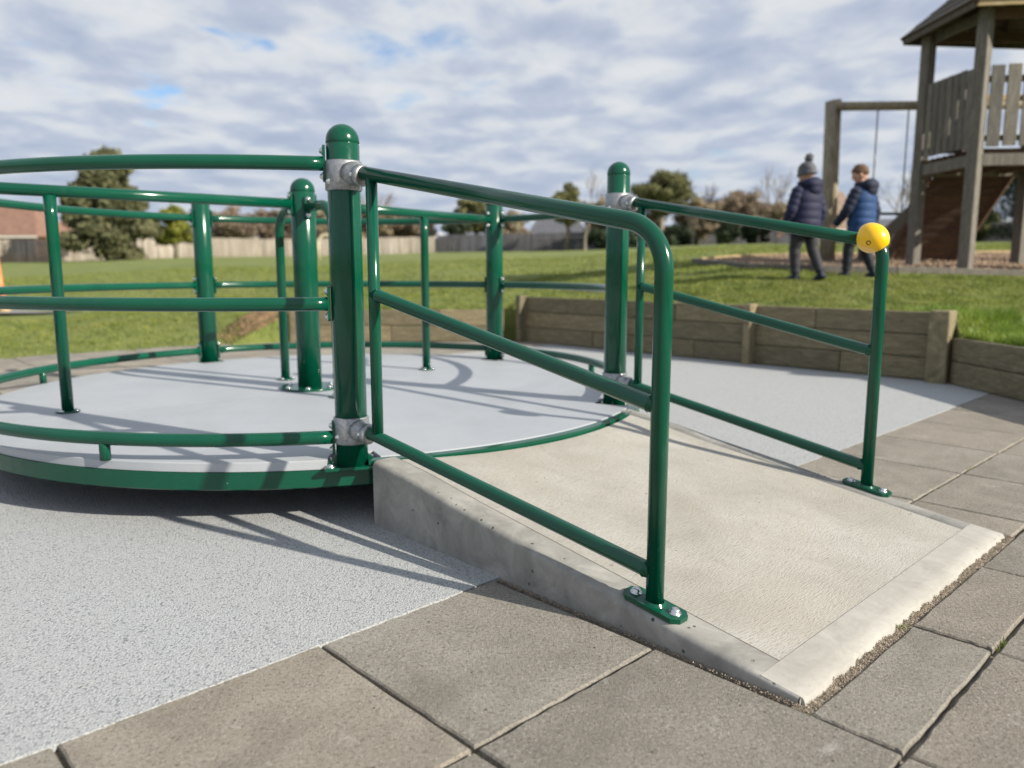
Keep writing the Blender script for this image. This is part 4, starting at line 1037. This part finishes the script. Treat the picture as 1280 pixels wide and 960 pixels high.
def kid(loc, face, label, spec):
    """built facing +Y in its own space, feet at z=0, 1.32 m tall"""
    root = bpy.data.objects.new('person', None); COL.objects.link(root); root.location = loc; root.rotation_euler = (0, 0, face-pi/2); root.scale = (spec['s'],)*3; BASE[root.name] = Vector(loc)
    tag(root, label, 'child')
    hipL, hipR = Vector((-.075, 0, .64)), Vector((.075, 0, .64))
    kL, aL, kR, aR = (Vector(v) for v in spec['legs'])
    hd = Vector(spec['head']); HR = Rz(spec['turn']) @ Matrix.Rotation(spec.get('nod', -.2), 3, 'X')
    shL, shR = Vector((-.150, 0, 1.0)), Vector((.150, 0, 1.0)); eL, wL, eR, wR = (Vector(v) for v in spec['arms'])
    mb = MB()
    loft(mb, [((0, 0, .58), .11, .08), ((0, 0, .68), .13, .09), ((0, 0, .8), .115, .08), ((0, .0, .95), .135, .085), ((0, 0, 1.03), .10, .07), ((0, .005, 1.07), .045, .045), ((0, .015, 1.13), .042, .044)])
    for a, b, c in ((hipL, kL, aL), (hipR, kR, aR)):
        mb.tube([a, a.lerp(b, .5), b, b.lerp(c, .4), c], [.072, .064, .048, .046, .031], 14); sh0 = (c-b).normalized(); mb.tube([c, c+sh0*.05, c+sh0*.055+Vector((0, .07, 0))], [.026, .024, .018], 12)
    for a, b, c in ((shL, eL, wL), (shR, eR, wR)): mb.tube([a, a.lerp(b, .5), b, b.lerp(c, .5), c], [.042, .038, .033, .030, .022], 12)
    hand(mb, wL, wL-eL, 1); hand(mb, wR, wR-eR, -1)
    def H(v): return hd+HR @ Vector(v)
    mb.ball(hd, (.072, .088, .098), HR, 24, 16); mb.ball(H((0, .030, -.050)), (.050, .050, .052), HR, 18, 12)
    mb.ball(H((0, .088, -.012)), (.011, .016, .018), HR, 12, 8)
    mb.ball(H((0, .080, -.052)), (.020, .010, .007), HR, 12, 8); mb.ball(H((0, .074, -.082)), (.018, .014, .013), HR, 12, 8)
    for s_ in (-1, 1): mb.ball(H((s_*.073, -.006, -.012)), (.009, .017, .026), HR, 12, 8)
    for s_ in (-1, 1): mb.ball(H((s_*.030, .074, .016)), (.018, .010, .006), HR, 10, 6)
    mb.tube([hd+Vector((0, -.01, -.05)), Vector((0, 0, 1.06))], .042, 14)
    remesh(mb, 'body', SKIN, root, .0055, 2)
    for s_ in (-1, 1):
        e = MB(); e.ball(H((s_*.030, .079, .002)), (.012, .007, .007), HR, 10, 8); o = e.build('eye', simple('eye_dark', (.02, .015, .012), .2) if 'eye_dark' not in bpy.data.materials else bpy.data.materials['eye_dark']); o.parent = root
    # trousers
    mb = MB(); loft(mb, [((0, 0, .56), .10, .085), ((0, 0, .66), .135, .10), ((0, 0, .76), .125, .092)])
    for a, b, c in ((hipL, kL, aL), (hipR, kR, aR)):
        pts = [a.lerp(b, t_) for t_ in (0, .25, .5, .75)]+[b.lerp(c, t_) for t_ in (0, .2, .4, .6, .8, .97)]
        mb.tube(pts, [.086, .084, .078, .072, .064, .066, .058, .060, .052, .056], 18)
    o = remesh(mb, 'trousers', spec['trou'], root, .009, 2)
    # shoes
    for nm, c, b in (('shoe', aL, kL), ('shoe', aR, kR)):
        sh = (c-b).normalized(); fwd = Vector((0, 1, 0)); fwd = (fwd-sh*fwd.dot(sh)).normalized() if abs(sh.y) > .35 else fwd; dn = Vector(sh) if abs(sh.y) > .35 else Vector((0, 0, -1))
        mb = MB(); mb.tube([c-dn*.02, c+dn*.03], [.038, .042], 14); mb.tube([c+dn*.045-fwd*.035, c+dn*.042+fwd*.03, c+dn*.052+fwd*.085, c+dn*.058+fwd*.125], [.036, .038, .035, .024], 14)
        mb.box(c+dn*.075+fwd*.04, (.070, .19, .022), Matrix((Vector((1, 0, 0)), fwd, -dn)).transposed(), .008); remesh(mb, nm, SHOE, root, .007, 1)
    # padded jacket: quilted body and sleeves
    body = lerp_rings([((0, 0, .50), .185, .145), ((0, 0, .66), .192, .152), ((0, -.005, .80), .185, .145), ((0, -.008, .94), .185, .138), ((0, 0, 1.03), .145, .11), ((0, .0, 1.09), .075, .075)], 60)
    mb = MB(); loft(mb, quilt(body, 8, .010), 32)
    o1 = remesh(mb, 'jacket', spec['jacket'], root, .0075, 1)
    for a, b, c in ((shL, eL, wL), (shR, eR, wR)):
        a = a*1.0; pts = lerp_rings([(a*.9+Vector((0, 0, .10)), .055, .06), (a, .072, .076), (a.lerp(b, .5), .072, .074), (b, .066, .068), (b.lerp(c, .5), .054, .055), (c, .042, .042)], 40)
        mb = MB(); P = [p for p, _, _ in pts]; Rr = [r-.008*(1-abs(sin(pi*i/40*8))**.45) for i, (_, r, _) in enumerate(pts)]; mb.tube(P, Rr, 18); remesh(mb, 'sleeve', spec['sleeve'], root, .0075, 1)
    # hood lying on the back
    hb = Vector((hd.x*.4, -.085, 1.075)); mb = MB(); mb.ball(hb, (.125, .085, .082), Matrix.Rotation(.5, 3, 'X'), 20, 14); mb.ball(hb+Vector((0, -.01, -.055)), (.100, .070, .085), None, 18, 12)
    mb.tube([hb+Vector((-.10, .03, .02)), hb+Vector((-.08, .13, .01)), hb+Vector((0, .175, -.015)), hb+Vector((.08, .13, .01)), hb+Vector((.10, .03, .02))], [.034, .03, .028, .03, .034], 12)
    remesh(mb, 'hood', spec['hood'], root, .0075, 2)
    if spec['hat']:
        mb = MB(); rings_ = []
        for k in range(26):
            t_ = k/25; zz_ = -.035+t_*.150; r = .098*math.sqrt(max(1-max(0, (t_-.25)/.78)**2.4, .02)); r += .004*(k % 2)+(.008 if k < 6 else 0); rings_.append((H((0, -.008, zz_)), r*.92, r*1.08))
        loft(mb, rings_, 26); remesh(mb, 'beanie', WOOL, root, .006, 1)
        mb = MB(); c = H((0, -.045, .150)); rnd_ = random.Random(3)
        mb.ball(c, .042, None, 14, 10)
        for k in range(60):
            d = Vector((rnd_.gauss(0, 1), rnd_.gauss(0, 1), rnd_.gauss(0, 1))).normalized(); mb.tube([c+d*.03, c+d*.056], [.006, .003], 5)
        mb.build('pompom', WOOL).parent = root
    else:
        mb = MB(); rnd_ = random.Random(8); mb.ball(H((0, -.016, .022)), (.080, .090, .094), HR, 24, 16)
        for k in range(260):
            th = rnd_.uniform(0, 2*pi); el = rnd_.uniform(-.45, 1.5); d = Vector((cos(th)*cos(el), sin(th)*cos(el), sin(el)))
            if d.y > .3 and d.z < .45: continue
            if abs(d.x) > .75 and d.z < -.05 and d.y > -.15: continue
            p = H((d.x*.077, -.014+d.y*.088, .018+d.z*.094)); q = p+HR @ Vector((d.x*.010+rnd_.uniform(-.012, .012), d.y*.01+.012, d.z*.008-.014)); mb.tube([p, q], [.011, .006], 6)
        # clear the face: hair only above the forehead line
        o = remesh(mb, 'hair', HAIR, root, .0065, 0)
        import bmesh; bm = bmesh.new(); bm.from_mesh(o.data); iv = HR.inverted(); dl = []
        for v in bm.verts:
            q = iv @ (v.co-hd)
            if (q.y > .052 and q.z < .038) or (abs(q.x) > .04 and q.y > .012 and q.z < .005) or (abs(q.x) > .05 and q.y > -.03 and q.z < -.03) or (q.z < -.075): dl.append(v)
        bmesh.ops.delete(bm, geom=dl, context='VERTS'); bm.to_mesh(o.data); bm.free()
    return root
k1 = hit(1003, 351); k2 = hit(1072, 347)
kid(k1, radians(118), 'child in navy padded jacket and grey pompom beanie walking on the grass', dict(s=1.0, legs=((-.085, .06, .36), (-.085, .03, .075), (.075, -.05, .36), (.085, -.17, .10)),
    arms=((-.215, .02, .78), (-.225, .12, .58), (.215, -.03, .78), (.225, .03, .57)), head=(-.0, .03, 1.215), turn=.55, nod=-.15, hat=True, trou=TROU, jacket=NAVYL, sleeve=NAVY, hood=NAVY))
kid(k2, radians(126), 'bare-headed boy with brown hair in a navy and blue padded jacket', dict(s=1.02, legs=((-.085, .09, .36), (-.09, .10, .075), (.08, -.02, .35), (.085, -.13, .09)),
    arms=((-.215, .06, .79), (-.22, .20, .62), (.21, -.05, .78), (.22, -.02, .56)), head=(-.0, .055, 1.215), turn=.55, nod=-.42, hat=False, trou=TROU2, jacket=BLUE, sleeve=DNAVY, hood=DNAVY))

# ------------------------------------------------------------------ far things
def foliage(n, blobs, size, rnd, flat=1.0):
    """leaf faces spread through a set of ellipsoid clumps"""
    wts = np.array([b[3]*b[4]*b[5] for b in blobs])**.7; wts /= wts.sum(); idx = rnd.choice(len(blobs), n, p=wts); B = np.array(blobs)[idx]
    d = rnd.normal(size=(n, 3)); d /= np.linalg.norm(d, axis=1)[:, None]; r = rnd.uniform(.2, 1.0, n)**.5*(1+.2*rnd.normal(size=n))
    c = B[:, :3]+d*B[:, 3:6]*r[:, None]
    nn = d+.8*rnd.normal(size=(n, 3)); nn /= np.linalg.norm(nn, axis=1)[:, None]
    a = np.cross(nn, rnd.normal(size=(n, 3))); a /= np.linalg.norm(a, axis=1)[:, None]; b = np.cross(nn, a); s_ = size*rnd.uniform(.5, 1.4, n)[:, None]
    vs = np.stack([c-a*s_, c+b*s_*.55, c+a*s_, c-b*s_*.55], 1).reshape(-1, 3); f = np.arange(n*4).reshape(-1, 4); return vs, f
LO = m_leaf('olive_foliage', (.075, .08, .03), (.14, .145, .055), (.23, .215, .09), .8, .15, .9)
LC = m_leaf('grey_green_foliage', (.055, .062, .028), (.12, .125, .058), (.21, .20, .105), .8, .15, .9)
LY = m_leaf('yellow_green_foliage', (.09, .12, .012), (.19, .21, .025), (.28, .28, .05), .8, .2, .9)
LD = m_leaf('dark_foliage', (.012, .026, .012), (.03, .05, .022), (.055, .08, .035), .8, .1, .7)
LB = m_leaf('brown_twigs', (.13, .095, .065), (.225, .175, .125), (.33, .27, .20), .85, .1, .6)
LT = m_leaf('tan_foliage', (.17, .135, .085), (.29, .24, .155), (.42, .36, .24), .85, .1, .7)
TRUNK = simple('tree_bark', (.23, .20, .16), .9, 0, .3, 3); TRUNKD = simple('dark_bark', (.07, .055, .045), .9, 0, .3, 3)
tn = [0]
def tree(pxx, depth, top_row, w_px, m, label, shape='round', n=7000, trunk=TRUNK, low=.15, cat='tree', grp=None, leaf=.14):
    tn[0] += 1; rnd_ = np.random.default_rng(100+tn[0]); b = at(pxx, depth); b.z -= .1
    H_ = rowz(top_row, depth)-b.z; W = w_px/F*depth/2
    root = thing({'palm': 'palm_tree'}.get(shape, 'tree'), b, label, cat, grp); blobs = []
    k = 60 if shape == 'cone' else 44
    for i in range(k):
        if shape == 'cone':
            t_ = rnd_.uniform(low, .95)**1.25; rad_ = W*min(1.0, (1.12-t_)*1.5)*(.82 if t_ > .75 else 1); a = rnd_.uniform(0, 2*pi); rr_ = rad_*rnd_.uniform(.1, .72)
        else:
            t_ = rnd_.uniform(low+.12, .88); q = (t_-low)/(1-low); rad_ = W*math.sqrt(max(.05, 1-(2*q-1.05)**2)); a = rnd_.uniform(0, 2*pi); rr_ = rad_*rnd_.uniform(.05, .75)
        s_ = W*rnd_.uniform(.13, .34); blobs.append((b.x+rr_*cos(a), b.y+rr_*sin(a), b.z+H_*t_, s_, s_, s_*rnd_.uniform(.5, .8)))
    blobs.append((b.x, b.y, b.z+H_*.93, W*.2, W*.2, H_*.07))
    vs, f = foliage(int(n*1.8), blobs, leaf*(.74 if shape != 'cone' else 1)*(depth/60), rnd_); npobj('crown', vs, f, m, root, 4)
    mb = MB(); zt = H_*.7; mb.tube([b, b+Vector((.1, 0, zt*.5)), b+Vector((-.1, 0, zt))], [W*.075+.08, W*.05+.06, .05], 8)
    for i in range(9):
        q = blobs[i]; z0 = b.z+H_*rnd_.uniform(low*.7, .5); mb.tube([(b.x, b.y, z0), ((b.x*.5+q[0]*.5), (b.y+q[1])/2, (z0+q[2])/2+.2), q[:3]], [.10, .06, .03], 6)
    mb.build('trunk', trunk, root); return root
def bare(pxx, depth, top_row, w_px, label, m=TRUNK, seed=1, grp=None, th=.16):
    rnd_ = random.Random(seed); b = at(pxx, depth); H_ = rowz(top_row, depth)-b.z; W = w_px/F*depth/2; root = thing('bare_tree', b, label, 'tree', grp); mb = MB()
    def br(p, d, L, r, lv):
        q = p+d*L; mid = p+d*L*.5+Vector((rnd_.uniform(-1, 1), rnd_.uniform(-1, 1), 0))*L*.06; mb.tube([p, mid, q], [r, r*.8, r*.6], 5 if lv else 8, caps=False)
        if lv >= 5: return
        for i in range(3 if lv < 4 else 4):
            e = (d+Vector((rnd_.uniform(-1, 1), rnd_.uniform(-1, 1), rnd_.uniform(-.25, .75)))*.75).normalized(); br(p+d*L*rnd_.uniform(.45, 1), e, L*rnd_.uniform(.6, .82), r*.55, lv+1)
    br(b, Vector((0, 0, 1)), H_*.33, th, 0)
    # fit the crown to its real width and height
    zs = max(v[2] for v in mb.v)-b.z; xs_ = max(abs(v[0]-b.x) for v in mb.v); mb.v = [(b.x+(v[0]-b.x)*min(1.3, W/xs_), b.y+(v[1]-b.y), b.z+(v[2]-b.z)*H_/zs) for v in mb.v]
    mb.build('branches', m, root); return root
def m_paling(name, lo, hi):
    m, t, b = newmat(name); p = pos(t); n = t.noise(scaled(t, p, (1, 1, .06)), 2.6, 3, .8); n2 = t.noise(p, .25, 3, .6)
    c = t.mix(t.ramp(n2, [(.35, .5), (.6, 0)]), t.ramp(n, [(.36, lo), (.62, hi)]), lo); setin(t, b, 'Base Color', c); setin(t, b, 'Roughness', .9); return m
PALE = m_paling('pale_paling', (.19, .165, .13), (.42, .375, .31)); DARKF = simple('shade_dark_paling', (.085, .085, .09), .85, 0, .2, .4)  # the back fence's shade is put into its dark base colour
def fence(name, pts, h, m, label, pw=.15):
    root = thing(name, at(*pts[0]), label, 'fence'); vs = []; fs = []; rnd_ = random.Random(len(pts)+int(h*10)); rails = MB(); posts = MB()
    P = [at(*p) for p in pts]
    for a, b in zip(P[:-1], P[1:]):
        d = b-a; L = math.hypot(d.x, d.y); n_ = int(L/(pw+.012)); u = Vector((d.x/L, d.y/L, 0)); nn = Vector((u.y, -u.x, 0))
        for i in range(n_):
            c = a+(b-a)*((i+.5)/n_); z = float(terrain(c.x, c.y)[0])-.05; hh = h+rnd_.uniform(-.035, .035)+.05; o = len(vs); t_ = rnd_.uniform(0, .02)
            for sx in (-pw/2, pw/2):
                for sy in (0, .02):
                    for zz_ in (0, hh): q = c+u*sx+nn*(sy+t_); vs.append((q.x, q.y, z+zz_))
            fs += [(o, o+1, o+5, o+4), (o+2, o+6, o+7, o+3), (o+1, o+3, o+7, o+5), (o, o+2, o+3, o+1), (o+4, o+5, o+7, o+6)]
        for i in range(int(L/2.4)):
            c = a+(b-a)*(i*2.4/L); z = float(terrain(c.x, c.y)[0]); posts.box((c.x-nn.x*.06, c.y-nn.y*.06, z+h/2), (.1, .1, h+.06))
        for t_ in (.2, .8):
            for i in range(int(L/2.4)):
                c = a+(b-a)*(i*2.4/L); e = a+(b-a)*min(1, ((i+1)*2.4/L)); rails.tube([c-nn*.03+Vector((0, 0, float(terrain(c.x, c.y)[0])-c.z+h*t_)), e-nn*.03+Vector((0, 0, float(terrain(e.x, e.y)[0])-e.z+h*t_))], .04, 4)
    o = npobj('palings', vs, fs, m, root, 4); o['kind'] = 'stuff'; rails.build('rails', m, root); posts.build('posts', m, root)['kind'] = 'stuff'; return root
fence('paling_fence', [(-260, 50), (-20, 60), (150, 64), (330, 78), (545, 84)], 1.75, PALE, 'long pale grey timber paling fence across the far side of the field')
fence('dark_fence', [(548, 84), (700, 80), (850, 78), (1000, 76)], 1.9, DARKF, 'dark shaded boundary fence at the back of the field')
fence('side_fence', [(1010, 74), (1080, 70), (1180, 64), (1330, 55)], 1.5, simple('grey_paling', (.22, .21, .20), .85, 0, .2, .4), 'grey fence behind the swing and play tower')

tree(152, 57, 186, 122, LC, 'tall broad grey-green tree standing in front of the pale fence', 'cone', 46000, low=.03, leaf=.19)
tree(226, 60, 256, 70, LY, 'smaller yellow-green tree beside the tall broad tree', 'round', 9000, low=.22)
def house(pxx, depth, wpx, eave_row, ridge_row, wallm, roofm, label, base_row=None, dp=7.0, wins=()):
    b = at(pxx, depth); W = wpx/F*depth; ze = rowz(eave_row, depth); zr = rowz(ridge_row, depth+dp/2); root = thing('house', b, label, 'house')
    mb = MB(); mb.box((b.x, b.y+dp/2, (b.z+ze)/2-.2), (W*.94, dp, ze-b.z+.4)); mb.build('wall', wallm, root)
    mb = MB(); x0, x1 = b.x-W/2, b.x+W/2; y0, y1 = b.y-.4, b.y+dp+.4; e = min(W*.22, 3)
    for q in ([(x0, y0, ze), (x1, y0, ze), (x1-e, b.y+dp/2, zr), (x0+e, b.y+dp/2, zr)], [(x1, y1, ze), (x0, y1, ze), (x0+e, b.y+dp/2, zr), (x1-e, b.y+dp/2, zr)], [(x0, y1, ze), (x0, y0, ze), (x0+e, b.y+dp/2, zr)], [(x1, y0, ze), (x1, y1, ze), (x1-e, b.y+dp/2, zr)]):
        mb.extrude(q, (0, 0, .12))
    mb.build('roof', roofm, root, True)
    mb = MB(); mb.box((b.x, y0-.03, ze-.02), (W, .05, .18)); mb.build('fascia', simple('cream_trim', (.62, .60, .55), .6) if 'cream_trim' not in bpy.data.materials else bpy.data.materials['cream_trim'], root)
    gl = bpy.data.materials.get('window_glass') or simple('window_glass', (.05, .06, .07), .1); wf = bpy.data.materials['cream_trim']
    for (f, ww) in wins:
        x = b.x-W*.47+W*.94*f; z = ze-.95; mb = MB()
        for sx, sz, a, c in ((-ww/2, 0, .07, 1.2), (ww/2, 0, .07, 1.2), (0, -.6, ww, .07), (0, .6, ww, .07)): mb.box((x+sx, b.y-.03, z+sz), (a+.02, .07, c))
        o = mb.build('window', wf, root); MB().box((x, b.y-.012, z), (ww, .02, 1.15)).build('pane', gl, o)
    return root
RF1 = simple('brown_tile_roof', (.21, .12, .085), .85, 0, .2, 2); RF2 = simple('grey_tile_roof', (.09, .095, .11), .8, 0, .2, 2); RF3 = simple('tan_tile_roof', (.24, .175, .13), .85, 0, .2, 2); RFW = simple('white_roof', (.62, .62, .60), .6, 0, .1, 2)
BR1 = simple('orange_brick', (.42, .22, .13), .85, 0, .2, 3); WH = simple('cream_wall', (.60, .57, .50), .8, 0, .08, 2); GY = simple('grey_wall', (.20, .19, .19), .8, 0, .1, 2)
house(-15, 72, 150, 296, 258, BR1, RF1, 'brick house with a large brown tiled roof at the far left', wins=((.55, 1.6), (.8, 1.4), (.93, 1.0)))
house(95, 84, 90, 294, 276, WH, RF1, 'low cream house with brown roof behind the tall broad tree', wins=((.3, 1.4),))
house(282, 92, 95, 297, 279, WH, RF2, 'cream house with a dark grey roof behind the pale fence', wins=((.3, 1.5), (.7, 1.5)))
house(415, 96, 110, 300, 284, WH, RF3, 'house with tan roof behind the pale fence', wins=((.4, 1.5),))
house(532, 96, 66, 300, 293, WH, RFW, 'small building with pale flat roof beyond the fence corner')
house(640, 95, 60, 298, 286, WH, RF1, 'cream house with brown roof partly hidden by the post')
house(697, 92, 80, 297, 270, GY, RF2, 'grey house with dark roof and small white windows', wins=((.45, 1.2), (.72, 1.2)))
house(932, 90, 60, 284, 262, WH, RF3, 'pale house end with tan roof among the trees', wins=((.3, 1.2),))
house(1046, 66, 62, 288, 241, GY, RF3, 'house with brown roof behind the two children', wins=((.5, 1.5),))
house(1130, 80, 90, 292, 275, GY, RF2, 'low grey house with dark roof behind the swing', wins=((.5, 1.4),))
random.seed(4)
for i, (px_, tr, wp, mm, lb) in enumerate(((40, 268, 60, LB, 'brown twiggy tree behind the brick house'), (300, 256, 90, LB, 'brown twiggy tree behind the dark grey roof'), (352, 262, 80, LB, 'reddish brown twiggy tree left of the centre post'),
        (420, 262, 80, LT, 'tan twiggy tree behind the nearest domed post'), (470, 256, 80, LT, 'tan bushy tree over the pale fence'), (515, 262, 70, LB, 'brown twiggy tree above the white roof'), (572, 262, 46, LD, 'dark evergreen tree beside the white roof'), (596, 243, 62, LO, 'olive tree rising behind the right rail'))):
    tree(px_, 90+2*(i % 3), tr, wp, mm, lb, 'round', 5000 if mm is LB else 6000, TRUNKD, .25, leaf=.16)
tree(640, 84, 262, 60, LT, 'orange tan tree right of the domed post', n=5000, low=.1, trunk=TRUNKD)
tree(708, 76, 228, 62, LO, 'round olive green tree with lit top', n=8000, low=.35)
tree(752, 80, 248, 66, LT, 'tan loose tree beside the far handrail post', n=6000, low=.2)
tree(822, 74, 212, 96, LO, 'broad round-topped olive tree, tallest behind the far post', n=12000, low=.38)
tree(790, 78, 250, 70, LT, 'tan understory tree below the broad olive tree', n=6000, low=.05)
tree(868, 76, 246, 60, LT, 'pale tan tree right of the broad olive tree', n=6000, low=.12)
tree(915, 80, 238, 92, LB, 'brown-crowned round tree behind the handrail', n=9000, low=.3)
tree(966, 84, 252, 70, LT, 'tan tree behind the child in the beanie', n=5000, low=.15)
tree(905, 72, 268, 44, LD, 'dark green bush standing against the far fence', n=6000, low=.02, cat='bush')
tree(940, 73, 276, 60, LD, 'dark bush beside the pale trunk', n=5000, low=.02, cat='bush')
tree(760, 74, 285, 70, LD, 'low dark shrub at the back of the field', n=5000, low=.02, cat='bush')
tree(835, 75, 283, 90, LD, 'low dark hedge at the foot of the broad olive tree', n=7000, low=.02, cat='bush')
tree(1215, 62, 262, 70, LO, 'olive shrub seen through the legs of the tower', n=6000, low=.02, cat='bush')
tree(1275, 50, 205, 150, LD, 'big dark evergreen behind the right legs of the tower', n=12000, low=.02)
tree(1170, 66, 268, 80, LD, 'dark shrub behind the climbing ramp', n=6000, low=.02, cat='bush')
tree(1350, 52, 190, 110, LD, 'dark evergreen at the right edge', n=6000, low=.02)
tree(-60, 80, 262, 90, LB, 'brown tree beyond the left edge behind the brick house', n=4000, low=.2)
bare(738, 82, 206, 46, 'tall bare tree right of the round olive tree', seed=3, m=LB)
bare(877, 80, 228, 26, 'thin bare tree with a dark knot of twigs at its top', seed=5, m=TRUNKD)
bare(862, 73, 262, 20, 'pale bare trunk in front of the fence, left one of the pair', seed=15, th=.25)
bare(943, 72, 268, 26, 'pale bare trunk beside the dark bush', seed=6, th=.25)
bare(400, 95, 238, 60, 'bare tree seen between the centre post and the front post', seed=8, m=LB)
bare(480, 92, 236, 70, 'wide bare tree beyond the pale fence', seed=9, m=LB)
bare(960, 90, 205, 60, 'tall faint bare tree behind the child in the beanie', seed=12, m=LB)
bare(1118, 68, 205, 62, 'bare branching tree between the boy and the tower', seed=10, m=TRUNK)
bare(730, 72, 262, 24, 'leaning pale trunk in front of the grey house', seed=13, th=.2)
# pale play hoop and the orange frame at the far left
hp = at(411, 40); mb = MB(); R0 = 9/F*40
mb.tube([hp+Vector((-R0, 0, -.05)), hp+Vector((-R0, 0, .8))]+[hp+Vector((R0*cos(pi-pi*i/12), 0, .8+R0*1.1*sin(pi*i/12))) for i in range(1, 12)]+[hp+Vector((R0, 0, .8)), hp+Vector((R0, 0, -.05))], .07, 10)
tag(mb.build('play_hoop', simple('cream_hoop', (.62, .54, .38), .5), None, origin=hp), 'pale arched hoop standing in the field between two green posts', 'play hoop')
ORG = simple('orange_paint', (.62, .20, .06), .45)
po_ = hit(7, 392); o_ = thing('orange_frame', po_, 'orange leaning frame leg at the left edge of the field', 'play equipment')
mb = MB(); mb.tube([po_+Vector((0, 0, -.05)), po_+Vector((-.16, .1, 1.02))], .055, 14); mb.build('leg', ORG, o_)
mb = MB(); mb.tube([po_+Vector((-1.3, .9, -.05)), po_+Vector((-.20, .14, 1.0))], .055, 14); mb.build('leg', ORG, o_)
mb = MB(); mb.tube([po_+Vector((-.16, .1, 1.0)), po_+Vector((-2.4, -.9, 1.05))], .05, 14); mb.build('top_bar', ORG, o_)
MB().lathe([(.09, -.02), (.09, .06), (.06, .09)], po_, 14).build('foot', TANWOOD, o_)
S.view_layers[0].update()
print('objects', len(bpy.data.objects), 'tris', sum(len(o.data.loops)-2*len(o.data.polygons) for o in bpy.data.objects if o.type == 'MESH'))
